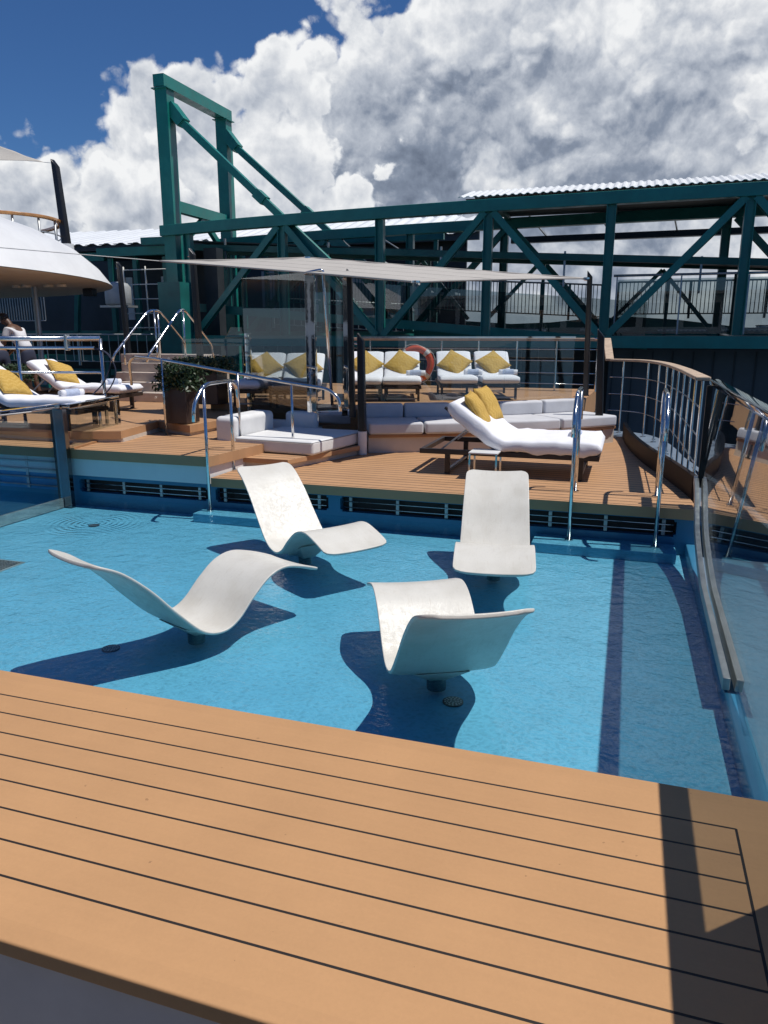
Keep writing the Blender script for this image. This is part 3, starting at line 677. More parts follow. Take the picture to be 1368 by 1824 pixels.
# ================================================================== handrails
def pool_rail(x, lb, back_z=ZD):
    r = empty('pool_handrail', lb, 'handrail', (x, 7.43, 0), 0, 'steel handrails into the pool')
    mtube('rail', 'steel', r, fillet([(0, -0.24, 1.05), (0, -0.22, 1.24), (0, 0.02, 1.45), (0, 0.62, 1.46), (0, 0.76, 1.38), (0, 0.78, 1.12)], 0.12), 0.022)
    mtube('post', 'steel', r, [(0, 0, -0.03), (0, 0, 1.44)], 0.019)
    mtube('post', 'steel', r, [(0, 0.60, back_z), (0, 0.60, 1.45)], 0.019)
    for y_, z_ in ((0, -0.024), (0.60, back_z)):
        bm = B(); cyl(bm, (0, y_), 0.04, z_, z_+0.012, 20); link('flange', bm, 'steel', r)
pool_rail(G(376, 902, -0.02).x+0.11, 'bent steel handrail stepping into the pool beside the raised timber box')
pool_rail(-0.45, 'bent steel handrail into the pool, just right of the back right pool chair')
pool_rail(0.37, 'bent steel handrail into the pool nearest the curved deck edge on the right')

r = empty('ramp_handrail', 'long sloping steel handrail on three posts beside the white sunpad', 'handrail', (-6.17, 9.0, ZB))
hr = [Vector((-7.25, 9.75, 1.25)), Vector((-7.15, 9.6, 1.60)), Vector((-6.95, 9.45, 1.68)), Vector((-6.2, 9.0, 1.665)), Vector((-4.14, 8.86, 1.385)), Vector((-3.62, 8.82, 1.33)), Vector((-3.46, 8.8, 1.22)), Vector((-3.44, 8.8, 1.05))]
mtube('rail', 'steel', r, [p-Vector((-6.17, 9.0, ZB)) for p in fillet(hr, 0.2)], 0.022)
for (x_, y_, z0, z1) in ((-6.17, 9.0, ZB-0.05, 1.66), (-4.93, 8.88, ZB-0.12, 1.50), (-4.14, 8.86, 0.47, 1.385)):
    mtube('post', 'steel', r, [(x_+6.17, y_-9.0, z0-ZB), (x_+6.17, y_-9.0, z1-ZB)], 0.017)

# ================================================================== curved ship's railing, right
def railing(name, lb, plan, z0, zc, bars, post_m, cap_m, capw=0.13, caph=0.045, gap=0.46, postr=0.014, group=None, foot=True):
    P = [Vector((p[0], p[1], 0)) for p in plan]; o0 = P[0].copy()
    r = empty(name, lb, 'railing', (o0.x, o0.y, z0), 0, group); P = [p-o0 for p in P]
    h = zc-z0
    bm = B(); ribbon(bm, P, -capw/2, capw/2, h-caph, h); link('cap_rail', bm, cap_m, r, bevel=0.012)
    for z in bars: mtube('bar', 'steel', r, [p+Vector((0, 0, z-z0)) for p in P], 0.008, 8)
    acc = 0; pos = [P[0]]
    for a_, b2 in zip(P, P[1:]):
        L = (b2-a_).length; d_ = (b2-a_)/L; s = gap-acc
        while s <= L: pos.append(a_+d_*s); s += gap
        acc = L-(s-gap)
    for p in pos:
        bm = B(); tube(bm, [p, p+Vector((0, 0, h-caph))], postr, 10)
        if foot: cyl(bm, (p.x, p.y), 0.045, 0.0, 0.012, 16); cyl(bm, (p.x, p.y), 0.03, 0.045, 0.055, 16)
        link('post', bm, post_m, r, smooth=False)
    return r
railing('curved_railing', 'curved steel railing with bleached timber cap sweeping round the right side of the deck', [(p.x, p.y) for p in rail_plan if p.y > 8.1], 0.30, 1.585, (1.27, 0.98, 0.69), 'steel', 'teak_rail', 0.15, 0.04, 0.64)
railing('rear_railing', 'straight steel railing with timber cap behind the far white loungers', [(-0.62, 15.9), (-2.5, 16.1), (-4.5, 16.2), (-6.2, 16.2)], 0.86, 1.93, (1.70, 1.47, 1.22, 1.0), 'steel', 'teak_rail', 0.12, 0.06, 0.83, 0.02, foot=False)
bm = B(); beam(bm, V(1081, 604, 14.6), V(1086, 641, 13.9), 0.14, 0.05); tag(link('rail_end_cap', bm, 'teak_rail', bevel=0.008), 'pale timber end piece stepping down between the rear and curved railings', 'timber trim')
g = empty('glass_pool_wall', '', 'glass wall')
bpy.data.objects.remove(g)

# ================================================================== sofas and sunpad
sp = smooth_path([(-3.42, 9.82, 0), (-2.4, 10.28, 0), (-1.2, 10.98, 0), (-0.12, 12.0, 0)], 9)
r = empty('curved_sofa', 'long curved pale grey sofa with timber band behind the deck lounger', 'sofa', (-1.8, 10.9, ZD))
def rel(P, o): return [Vector((p.x-o[0], p.y-o[1], 0)) for p in P]
S = rel(sp, (-1.8, 10.9))
bm = B(); ribbon(bm, S, 0.04, 1.15, 0.0, 0.22); link('base', bm, 'cream_paint', r)
bm = B(); ribbon(bm, S, 0.0, 1.12, 0.222, 0.262); link('timber_band', bm, 'teak_trim', r, bevel=0.006)
def arc_slice(P, s0, s1):
    n = len(P)-1; out_ = []
    def at(s):
        f = s*n; i = min(int(f), n-1); return P[i].lerp(P[i+1], f-i)
    k0 = s0
    out_.append(at(s0)); m_ = 8
    for k in range(1, m_+1): out_.append(at(s0+(s1-s0)*k/m_))
    return out_
for k in range(4):
    q = arc_slice(S, k/4+0.003, (k+1)/4-0.003)
    bm = B(); ribbon(bm, q, -0.03, 0.74, 0.264, 0.43); link('seat_cushion', bm, 'cushion_grey', r, bevel=0.035, bseg=3)
for k in range(5):
    q = arc_slice(S, k/5+0.003, (k+1)/5-0.003)
    bm = B(); ribbon(bm, q, 0.745, 0.93, 0.40, 0.63); link('back_cushion', bm, 'cushion_grey', r, bevel=0.04, bseg=3)
bm = B(); ribbon(bm, S, 0.94, 1.20, 0.264, 0.565); link('back_coping', bm, 'light_stone', r, bevel=0.01)
# platform for the far loungers
back = offset_path(sp, 1.20)
bm = B(); prism(bm, [(p.x, p.y) for p in back][::1]+[(-0.72, 13.6), (-0.62, 16.6), (-12, 16.9), (-7.2, 12.9), (-6.7, 11.1), (-4.4, 11.05)], 0.4, ZP); link('platform', bm, 'teak_decking', kind='structure')
# glass balustrade on the coping
bp = offset_path(sp, 1.07)
g = empty('glass_balustrade', 'clear glass balustrade with thin steel cap above the curved sofa', 'balustrade', (-2.2, 11.6, ZP))
Q = rel(bp, (-2.2, 11.6)); nq = len(Q)-1
cuts = [0, nq//3, 2*nq//3, nq]
for a_, b2 in zip(cuts, cuts[1:]):
    bm = B(); ribbon(bm, Q[a_:b2+1], -0.006, 0.006, 0.0, 1.08); pn = link('pane', bm, 'clear_glass', g)
bm = B(); ribbon(bm, Q, -0.022, 0.022, 1.085, 1.11); link('cap_rail', bm, 'steel', g)
bm = B(); ribbon(bm, Q, -0.02, 0.02, -0.05, 0.05); link('base_channel', bm, 'galvanised', g)

# sunpad on a stepped timber plinth
bm = B(); pl = [(-4.62, 8.24), (-3.93, 8.24), (-3.45, 9.75), (-3.6, 10.5), (-5.4, 10.5), (-5.4, 8.72), (-4.62, 8.72)]
prism(bm, pl, 0.43, 0.49); link('sunpad_step', bm, 'teak_decking', bevel=0.004, kind='structure')
bm = B(); prism(bm, [(-4.62, 8.28), (-3.97, 8.28), (-3.50, 9.76), (-3.6, 10.45), (-5.3, 10.45), (-5.3, 8.72)], 0.34, 0.428); link('sunpad_step_wall', bm, 'cream_paint', kind='structure')
r = empty('sunpad', 'square white sunpad with thick backrest beside the raised timber box', 'sunpad', (-4.4, 9.2, 0.49))
def quadbox(bm, P, z0, z1):
    prism(bm, P, z0, z1)
bm = B(); prism(bm, [(-0.52, -0.50), (0.66, -0.62), (0.88, 0.70), (-0.45, 0.80)], 0.004, 0.185); link('mattress', bm, 'cushion_white', r, bevel=0.04, bseg=4)
bm = B(); prism(bm, [(-0.86, -0.42), (-0.54, -0.46), (-0.46, 0.60), (-0.80, 0.66)], 0.03, 0.44); link('backrest', bm, 'cushion_white', r, bevel=0.07, bseg=4)
bm = B(); prism(bm, [(-0.42, 0.84), (0.10, 0.82), (0.12, 1.05), (-0.42, 1.07)], 0.03, 0.40); link('backrest', bm, 'cushion_white', r, bevel=0.06, bseg=4)
bm = B(); tube(bm, [(-0.50, -0.515, 0.165), (0.65, -0.63, 0.165), (0.89, 0.70, 0.165)], 0.006, 6); link('piping', bm, 'piping_grey', r)
bm = B(); cyl(bm, (0, 0), 0.065, 0, 0.33, 28); tag(link('column', bm, 'white_paint', bevel=0.008), 'short round white pedestal carrying a black pole beside the sunpad', 'pedestal').location = (-3.47, 9.70, ZD)

# ================================================================== black awning poles and shade sail
def pole(a, b, wd, lb, name='awning_pole'):
    a = Vector(a); b = Vector(b); bm = B(); d_ = b-a
    v_ = []
    for p, k in ((Vector((0, 0, 0)), 1.0), (d_, 0.9)):
        v_.append([bm.verts.new(p+Vector((sx*wd/2*k, sy*wd/2*k, (-sx*wd*0.55 if p.length > 0 else 0)))) for sx, sy in ((-1, -1), (1, -1), (1, 1), (-1, 1))])
    for k in range(4): bm.faces.new((v_[0][k], v_[0][(k+1) % 4], v_[1][(k+1) % 4], v_[1][k]))
    bm.faces.new(v_[0]); bm.faces.new(v_[1][::-1])
    r = empty(name, lb, 'pole', a, 0, 'black poles holding the shade sails')
    link('shaft', bm, 'black_metal', r, bevel=0.018, bseg=3)
    bm = B(); tube(bm, [d_+Vector((-wd*0.2, 0, -0.10)), d_+Vector((-wd*0.2-0.07, 0, -0.09))], 0.012, 8); link('eye_bolt', bm, 'steel', r)
    bm = B(); cyl(bm, (0, 0), wd*0.62, 0.001, 0.015, 20); link('base_flange', bm, 'black_metal', r)
pole((-3.47, 9.70, 0.69), (-3.50, 9.75, 1.97), 0.105, 'short thick black pole on the white pedestal beside the sofa')
pole((-3.88, 10.42, 0.80), (-3.91, 10.42, 2.88), 0.085, 'tall black pole beside the steel framed glass screen')
pole(V(1043, 705, 12.6), V(1051, 487, 12.3), 0.09, 'tall black pole under the right corner of the shade sail')
pole((-0.36, 11.9, 0.37), (-0.43, 11.9, 2.03), 0.12, 'short thick black pole at the right end of the curved sofa')
pole(V(357, 640, 12.8), V(342, 447, 12.6), 0.11, 'leaning black pole rising behind the left planter')
pole(V(230, 640, 13.5), V(212, 470, 13.5), 0.10, 'leaning black pole between the curved roof and the stair handrails')

L_ = V(285, 465, 10.6); Bk = V(548, 459, 11.7); Rr = V(1043, 496, 11.9); Fr = V(740, 502, 9.1)
sail = empty('shade_sail', 'wide beige shade sail stretched over the seating, seen edge-on', 'shade sail', tuple(L_))
def sail_mesh(c00, c10, c11, c01, sag, curve, n=36, th=0.006, wr=0.02):
    bm = B(); org = c00.copy(); g_ = []
    for i in range(n+1):
        row = []
        for j in range(n+1):
            s, q = i/n, j/n
            # edges curve inwards
            s2 = s+curve*(0.5-s)*4*q*(1-q)*1.0; q2 = q+curve*(0.5-q)*4*s*(1-s)*1.0
            p = (1-s2)*(1-q2)*c00+s2*(1-q2)*c10+s2*q2*c11+(1-s2)*q2*c01
            z = -sag*math.sin(math.pi*s)*math.sin(math.pi*q)
            edge_ = max(abs(s-0.5), abs(q-0.5))*2
            z += wr*math.sin(38*s+14*q)*max(0, edge_-0.75)*2
            row.append(bm.verts.new(p+Vector((0, 0, z))-org))
        g_.append(row)
    for i in range(n):
        for j in range(n): bm.faces.new((g_[i][j], g_[i+1][j], g_[i+1][j+1], g_[i][j+1]))
    return bm
o = link('cloth', sail_mesh(L_, Fr, Rr, Bk, 0.0, 0.05, wr=0.012), 'sail_cloth', sail, smooth=True); md = o.modifiers.new('s', 'SOLIDIFY'); md.thickness = 0.006
def sail_pt(s, q, curve=0.05):
    s2 = s+curve*(0.5-s)*4*q*(1-q); q2 = q+curve*(0.5-q)*4*s*(1-s)
    return (1-s2)*(1-q2)*L_+s2*(1-q2)*Fr+s2*q2*Rr+(1-s2)*q2*Bk-L_
for k_ in range(4):
    f_ = (lambda u: (u, 0), lambda u: (1, u), lambda u: (1-u, 1), lambda u: (0, 1-u))[k_]
    mtube('hem', 'sail_cloth', sail, [sail_pt(*f_(u/30)) for u in range(31)], 0.014, 6)
for q_ in (0.25, 0.5, 0.75): mtube('seam', 'sail_cloth', sail, [sail_pt(u/30, q_)+Vector((0, 0, -0.002)) for u in range(31)], 0.006, 6)
for c_ in (Fr, Rr, Bk):
    bm = B(); cyl(bm, (c_.x-L_.x, c_.y-L_.y), 0.06, c_.z-L_.z-0.012, c_.z-L_.z+0.012, 16); link('corner_plate', bm, 'steel', sail)
mtube('cord', 'rope_white', sail, [(0, 0, 0), tuple(V(-60, 436, 9.5)-L_)], 0.007, 6)
for a_, b2 in ((Rr, V(1048, 494, 12.25)), (Fr, V(624, 495, 10.42))): mtube('tension_cord', 'steel', sail, [tuple(a_-L_), tuple(b2-L_)], 0.005, 6)

a0 = V(-150, 195, 20); a1 = V(78, 289, 20.8); a2 = V(-160, 285, 18.4); a3 = V(-330, 210, 20.8)
sail2 = empty('shade_sail', 'corner of a second beige shade sail at the top left against the sky', 'shade sail', tuple(a1))
o = link('cloth', sail_mesh(a1, a0, a3, a2, 0.05, 0.08), 'sail_cloth', sail2, smooth=True); md = o.modifiers.new('s', 'SOLIDIFY'); md.thickness = 0.006
pl_top = V(98, 291, 20.8)
mtube('tension_cord', 'steel', sail2, [(0, 0, 0), tuple(pl_top-a1)], 0.008, 6)

# ================================================================== steel framed glass shower screen
g = empty('glass_screen', 'tall glass screen with mirror steel frame posts beside the sunpad', 'glass screen', (-4.5, 10.35, 0.7))
O = Vector((-4.5, 10.35, 0.7))
def rb(name, m, x0, x1, y0, y1, z0, z1, bv=0.004): return mbox(name, m, g, x0-O.x, x1-O.x, y0-O.y, y1-O.y, z0-O.z, z1-O.z, bevel=bv)
pA = V(440, 600, 10.9); pBx = V(554, 600, 10.1); pC = V(617, 600, 10.55)
panel('pane', 'smoked_glass', g, (pA.x-O.x-0.05, pA.y-O.y), (pBx.x-O.x-0.06, pBx.y-O.y+0.03), 0.02, 2.86-O.z+0.0, 0.014)
rb('frame_post', 'mirror_steel', pA.x-0.03, pA.x+0.06, pA.y-0.03, pA.y+0.03, 0.75, 2.02)
rb('frame_post', 'mirror_steel', pBx.x-0.07, pBx.x+0.075, pBx.y-0.035, pBx.y+0.035, 0.68, 2.85)
panel('pane', 'clear_glass', g, (pBx.x-O.x+0.08, pBx.y-O.y), (pC.x-O.x-0.04, pC.y-O.y), 0.2, 2.83-O.z, 0.014)
rb('frame_post', 'mirror_steel', pC.x-0.04, pC.x+0.035, pC.y-0.03, pC.y+0.03, 0.80, 2.80)
bm = B(); beam(bm, (pBx.x+0.05-O.x, pBx.y-O.y, 0.09), (pC.x+0.02-O.x, pC.y-O.y, 0.09), 0.12, 0.22); link('base_box', bm, 'mirror_steel', g, bevel=0.01)
bm = B(); box(bm, pBx.x-0.9-O.x, pBx.x+0.05-O.x, pBx.y-0.06-O.y, pBx.y+0.10-O.y, -0.25, 0.05); link('plinth', bm, 'white_paint', g, bevel=0.008)
# shower tube hooked over the frame
s0 = V(541, 487, 9.9); s1 = V(575, 480, 10.0); s2 = V(592, 722, 10.05)
mtube('shower_pipe', 'steel', g, [tuple(p-O) for p in fillet([s0, s1, s2], 0.05)], 0.022)
mtube('shower_pipe', 'steel', g, [tuple(V(583, 660, 10.4)-O), tuple(V(585, 595, 10.4)-O)], 0.012)
# low glass panels with a clipped corner beside the planter
g2 = empty('glass_balustrade', 'low clear glass panels with a clipped corner behind the hedge planters', 'balustrade', (-6.2, 11.3, ZP))
q0 = V(325, 630, 11.2); q1 = V(402, 630, 11.2); q2 = V(433, 630, 11.2)
panel('pane', 'clear_glass', g2, (q0.x+6.2, q0.y-11.3), (q1.x+6.2, q1.y-11.3), -0.1, V(360, 603, 11.2).z-ZP, 0.012)
bm = B(); zt = V(400, 603, 11.2).z-ZP; zt2 = V(420, 583, 11.2).z-ZP
vprism(bm, [(q1.x+6.2, -0.1), (q2.x+6.2, -0.1), (q2.x+6.2, zt2), (q1.x+6.32, zt2), (q1.x+6.2, zt)], -0.106, -0.094); link('pane', bm, 'clear_glass', g2)

# ================================================================== planters with clipped shrubs
def shrub(name, dims, n, seed, m, parent, c=(0, 0, 0), leaf=0.035):
    random.seed(seed); bm = B(); X, Y_, Z = dims
    for _ in range(n):
        # shell-biased points in a lumpy box
        u_, v_, w_ = (random.uniform(-1, 1) for _ in range(3))
        m_ = max(abs(u_), abs(v_), abs(w_)); k = (random.random()**0.4)/max(m_, 0.01)*m_ if m_ else 1
        p = Vector((u_*X/2, v_*Y_/2, w_*Z/2))*k
        nn = noise.noise(p*4+Vector((seed, 0, 0)))
        p *= 1+0.25*nn
        if nn < -0.35: continue
        d_ = Vector((random.gauss(0, 1), random.gauss(0, 1), random.gauss(0.4, 0.8))).normalized(); s_ = d_.orthogonal().normalized()
        s_ = Matrix.Rotation(random.uniform(0, 6.28), 3, d_) @ s_
        L = leaf*random.uniform(0.6, 1.4); t1 = s_; t2 = d_.cross(s_)
        q = [p+Vector(c)-t1*L, p+Vector(c)+t2*L*0.38, p+Vector(c)+t1*L, p+Vector(c)-t2*L*0.38]
        bm.faces.new([bm.verts.new(x_) for x_ in q])
    me = bpy.data.meshes.new(name); bm.to_mesh(me); bm.free(); me.materials.append(M[m]); o = bpy.data.objects.new(name, me); COL.objects.link(o)
    if parent: o.parent = parent
    return o
def planter(pos, wx, wy, h, shr, lb, lb2, seed, m):
    r = empty('planter', lb, 'planter', pos); bm = B()
    prism(bm, [(-wx/2, -wy/2), (wx/2, -wy/2), (wx/2, wy/2), (-wx/2, wy/2)], 0.01, h); link('box', bm, 'brown_planter', r, bevel=0.01)
    mbox('rim', 'brown_planter', r, -wx/2-0.012, wx/2+0.012, -wy/2-0.012, wy/2+0.012, h+0.002, h+0.028, bevel=0.005)
    s = empty('shrub', lb2, 'shrub', (pos[0], pos[1], pos[2]+h)); shrub('foliage', (wx*1.35 if wx > 0.5 else wx*1.75, wy*1.7, shr), 4200, seed, m, s, (0, 0, shr/2-0.03))
    bm = B(); random.seed(seed)
    for _ in range(9): tube(bm, [(random.uniform(-.1, .1), random.uniform(-.1, .1), 0.0), (random.uniform(-.2, .2), random.uniform(-.2, .2), shr*0.6)], 0.006, 5)
    link('stem', bm, 'stem', s)
pp = G(314, 756, ZL); planter((pp.x, pp.y+0.18, ZL), 0.34, 0.34, 0.50, 0.38, 'tall square dark brown planter standing behind the sunpad', 'round dark green shrub in the tall brown planter', 3, 'leaf')
pp = V(362, 660, 11.0); planter((pp.x, pp.y, 0.86), 0.7, 0.35, 0.55, 0.26, 'long dark brown planter box behind the low glass panels', 'clipped green hedge in the long planter behind the glass', 5, 'leaf_light')
pp = V(5, 660, 10.9); planter((pp.x, pp.y, ZL), 0.9, 0.4, 0.42, 0.34, 'dark planter box in front of the two people at the far left', 'dark leafy shrub in front of the two people', 8, 'leaf')

# ================================================================== sun loungers, cushions, towels
def mattress_mesh(L, W, Lb, ang, th=0.14, hz=0.0):
    """flat part then a raised back; origin at foot, +x to the head"""
    fl = L-Lb; pts = [(0, 0)]
    n = 6
    for k in range(1, n+1): pts.append((fl*k/n*0.96, 0.004*math.sin(k)))
    for k in range(1, 7): s = k/6; pts.append((fl+Lb*s*math.cos(ang)*1.0-0.0, Lb*s*math.sin(ang)))
    P = smooth_path([(a_, b2, 0) for a_, b2 in pts], 3)
    bm = B(); rows = []
    n = len(P); ny = 8
    L_ac = [0.0]
    for a_, b2 in zip(P, P[1:]): L_ac.append(L_ac[-1]+(b2-a_).length)
    for i, p in enumerate(P):
        d_ = (P[min(i+1, n-1)]-P[max(i-1, 0)]).normalized(); nn = Vector((-d_.y, d_.x, 0))
        e_ = min(L_ac[i], L_ac[-1]-L_ac[i]); k = 1 if e_ > 0.05 else math.sqrt(max(0.05, 1-(1-e_/0.05)**2))
        ring = []
        nseg = 24
        for j in range(nseg):
            a_ = 2*math.pi*j/nseg; cx_, cz_ = math.cos(a_), math.sin(a_)
            ex = 0.28
            yy = math.copysign(abs(cx_)**ex, cx_)*W/2*(0.96+0.04*k); zz = math.copysign(abs(cz_)**0.42, cz_)*th/2*k
            zz += 0.006*noise.noise(Vector((p.x*7, yy*7, 1.3)))*2 if zz > 0 else 0.012*noise.noise(Vector((p.x*9, yy*3, 5.1)))
            if th > 0.15:      # loose towelling cover: long soft folds and a hanging hem
                fo = noise.noise(Vector((p.x*3.1, yy*9.0, 2.0)))*0.5+noise.noise(Vector((p.x*11, yy*4.0, 7.0)))*0.3
                zz += 0.022*fo if zz > 0 else 0.05*noise.noise(Vector((p.x*6.0, 0.3 if yy > 0 else 9.0, 0)))
                yy += math.copysign(0.014*noise.noise(Vector((p.x*14, zz*10, 3.0))), yy) if abs(cx_) > 0.5 else 0
            q = p+nn*(th/2+zz); ring.append(bm.verts.new((q.x, yy, q.y)))
        rows.append(ring)
    for a_, b2 in zip(rows, rows[1:]):
        for j in range(nseg): bm.faces.new((a_[j], a_[(j+1) % nseg], b2[(j+1) % nseg], b2[j]))
    bm.faces.new(rows[0]); bm.faces.new(rows[-1][::-1])
    return bm
def make_lounger(W=0.68, L=1.95, Lb=0.78, ang=R(38), fz=0.28, double=False, frame_over=0.0, mth=0.14):
    r = empty('sun_lounger', '', 'sun lounger')
    bm = B(); fr = 0.05
    x1 = L+frame_over
    for s in (-1, 1): box(bm, 0.02, x1, s*(W/2-0.03)-0.025, s*(W/2-0.03)+0.025, fz-0.06, fz)
    box(bm, 0.02, 0.07, -W/2+0.055, W/2-0.055, fz-0.058, fz-0.002); box(bm, x1-0.05, x1, -W/2+0.055, W/2-0.055, fz-0.058, fz-0.002)
    link('frame', bm, 'dark_wood', r, bevel=0.004)
    bm = B()
    for k in range(12):
        x = 0.12+k*(L-Lb-0.15)/11; box(bm, x, x+0.06, -W/2+0.057, W/2-0.057, fz-0.02, fz-0.004)
    link('slats', bm, 'dark_wood', r)
    # raised back frame with prop
    bm = B(); hx = L-Lb
    for s in (-1, 1): beam(bm, (hx, s*(W/2-0.09), fz+0.0), (hx+Lb*math.cos(ang), s*(W/2-0.09), fz+Lb*math.sin(ang)), 0.04, 0.03)
    for k in range(6): a_ = hx+Lb*math.cos(ang)*(k+0.5)/6; z_ = fz+Lb*math.sin(ang)*(k+0.5)/6; beam(bm, (a_, -W/2+0.11, z_), (a_, W/2-0.11, z_), 0.06, 0.015)
    link('back_frame', bm, 'dark_wood', r)
    bm = B()
    for s in (-1, 1): beam(bm, (L-0.12, s*(W/2-0.12), fz-0.02), (hx+Lb*0.55*math.cos(ang), s*(W/2-0.12), fz+Lb*0.55*math.sin(ang)-0.02), 0.02, 0.02)
    link('prop', bm, 'galvanised', r)
    for sx in (0.22, L-0.22):
        for s in (-1, 1): mbox('leg', 'dark_wood', r, sx-0.03, sx+0.03, s*(W/2-0.05)-0.02, s*(W/2-0.05)+0.02, 0.0, fz-0.061)
        mbox('foot_bar', 'galvanised', r, sx-0.02, sx+0.02, -W/2+0.071, W/2-0.071, 0.03, 0.055)
    mt = link('mattress', mattress_mesh(L, W+(0.03 if mth > 0.15 else -0.01), Lb, ang, mth), 'towelling', r, smooth=True); mt.location = (0, 0, fz+(0.004 if mth < 0.15 else -0.03))
    return r
def cushion_mesh(S=0.50, T=0.17, n=18):
    bm = B(); up = []; dn = []
    for i in range(n+1):
        ru = []; rd = []
        for j in range(n+1):
            x = -1+2*i/n; y = -1+2*j/n
            pin = 1-0.07*(1-abs(x)**2)*abs(y)**4-0.0; pin2 = 1-0.07*(1-abs(y)**2)*abs(x)**4
            h = T/2*(max(0, (1-x**2)*(1-y**2)))**0.42
            h += 0.012*noise.noise(Vector((x*2.2, y*2.2, 9)))*(1-max(abs(x), abs(y))**4)
            px_, py_ = x*S/2*pin2, y*S/2*pin
            ru.append(bm.verts.new((px_, py_, h))); rd.append(bm.verts.new((px_, py_, -h)) if 0 < i < n and 0 < j < n else ru[-1])
        up.append(ru); dn.append(rd)
    for i in range(n):
        for j in range(n):
            bm.faces.new((up[i][j], up[i+1][j], up[i+1][j+1], up[i][j+1]))
            try: bm.faces.new((dn[i][j], dn[i][j+1], dn[i+1][j+1], dn[i+1][j]))
            except ValueError: pass
    return bm
def make_cushion():
    r = empty('cushion', '', 'cushion')
    link('cover', cushion_mesh(), 'yellow_fabric', r, smooth=True)
    S = 0.235
    pts = []
    for (x0, y0), (x1, y1) in zip(((-1, -1), (1, -1), (1, 1), (-1, 1)), ((1, -1), (1, 1), (-1, 1), (-1, -1))):
        for k in range(8):
            s = k/8; x = x0+(x1-x0)*s; y = y0+(y1-y0)*s
            px_ = x*0.25*(1-0.07*(1-y*y)*abs(x)**4); py_ = y*0.25*(1-0.07*(1-x*x)*abs(y)**4); pts.append((px_, py_, 0))
    pts.append(pts[0]); bm = B(); tube(bm, pts, 0.006, 6, cap=False); link('piping', bm, 'yellow_fabric', r, smooth=True)
    return r
def make_towel():
    r = empty('rolled_towel', '', 'towel'); bm = B()
    # rolled: spiral cross-section with visible end
    prof_ = []
    for k in range(60):
        a_ = k/59*2*math.pi*3.2; rad = 0.012+0.038*k/59; prof_.append((rad*math.cos(a_), rad*math.sin(a_)))
    rows = []
    for i in range(9):
        x = -0.17+0.34*i/8; sc = 1+0.06*math.sin(i*2.1)
        rows.append([bm.verts.new((x, p[0]*sc, p[1]*sc*0.92)) for p in prof_])
    for a_, b2 in zip(rows, rows[1:]):
        for k in range(59): bm.faces.new((a_[k], a_[k+1], b2[k+1], b2[k]))
    o = link('roll', bm, 'towelling', r, smooth=True); md = o.modifiers.new('s', 'SOLIDIFY'); md.thickness = 0.009; md.offset = 0
    bm = B(); tube(bm, [(-0.10, 0, 0), (0.10, 0, 0)], 0.0555, 24, cap=False); link('wrap_band', bm, 'towel_blue', r, smooth=True)
    return r
LO = make_lounger(ang=R(35)); CU = make_cushion(); TW = make_towel(); used = {'LO': 0, 'CU': 0, 'TW': 0}
LB, ANG, FZ, LL = 0.78, R(35), 0.28, 1.95
def inst(proto, key):
    used[key] += 1
    return proto if used[key] == 1 else copy_tree(proto)
def place_lounger(foot, head_dir, z, lb, group, cush=None, tow=None, clb='', tlb='', ctilt=0.0, cside=0.0, tx=0.62, ty=0.12, trot=1.45, proto=None, key='LO', cspin=math.pi/4):
    o = inst(proto or LO, key); a_ = math.atan2(head_dir[1], head_dir[0])
    o.location = (foot[0], foot[1], z); o.rotation_euler = (0, 0, a_); o['label'] = lb; o['category'] = 'sun lounger'
    if group: o['group'] = group
    mw = Matrix.Translation((foot[0], foot[1], z)) @ Matrix.Rotation(a_, 4, 'Z')
    if clb:
        c = inst(CU, 'CU'); c['label'] = clb; c['category'] = 'cushion'; c['group'] = 'yellow cushions on the white loungers'
        # lying against the raised back
        sx = 0.29; base_ = Vector((LL-LB+sx*math.cos(ANG)-0.17*math.sin(ANG), cside, FZ+sx*math.sin(ANG)+0.19*math.cos(ANG)))
        m = mw @ Matrix.Translation(base_) @ Matrix.Rotation(-ANG-0.20, 4, 'Y') @ Matrix.Rotation(cspin+ctilt+random.uniform(-0.16, 0.16), 4, 'Z') @ Matrix.Rotation(random.uniform(-0.1, 0.1), 4, 'X')
        c.matrix_world = m; c.location = m.to_translation(); c.rotation_euler = m.to_euler()
    if tlb:
        c = inst(TW, 'TW'); c['label'] = tlb; c['category'] = 'towel'; c['group'] = 'rolled towels on the loungers'
        m = mw @ Matrix.Translation((tx, ty, FZ+0.135+0.052)) @ Matrix.Rotation(trot, 4, 'Z')
        c.location = m.to_translation(); c.rotation_euler = m.to_euler()
    return o
far = 'white sun loungers in a row before the rear railing'
def far_l(pxf, pyf, lb, clb, tlb, head=(-0.30, 1.0), **k):
    f = G(pxf, pyf-6, ZP+0.33); place_lounger((f.x, f.y), head, ZP, lb, far, clb=clb, tlb=tlb, **k)
far_l(818, 686, 'white lounger left of the rightmost pair before the rear railing', 'yellow cushion on the left lounger of the rightmost pair', 'rolled towel between the two rightmost cushions', ty=-0.3)
far_l(893, 686, 'rightmost white lounger before the rear railing', 'rightmost yellow cushion before the rear railing', 'rolled towel on the rightmost far lounger', ty=-0.2)
far_l(645, 688, 'white lounger partly behind the short black pole', 'yellow cushion partly hidden behind the tall black pole', '')
far_l(716, 688, 'white lounger left of the orange lifebuoy', 'yellow cushion just left of the orange lifebuoy', 'rolled towel below the orange lifebuoy', ty=-0.25)
far_l(445, 695, 'leftmost far white lounger behind the smoked glass screen', 'yellow cushion behind the left post of the smoked glass screen', '')
far_l(522, 697, 'white lounger seen through the middle of the smoked glass screen', 'yellow cushion seen through the middle of the smoked glass screen', '')
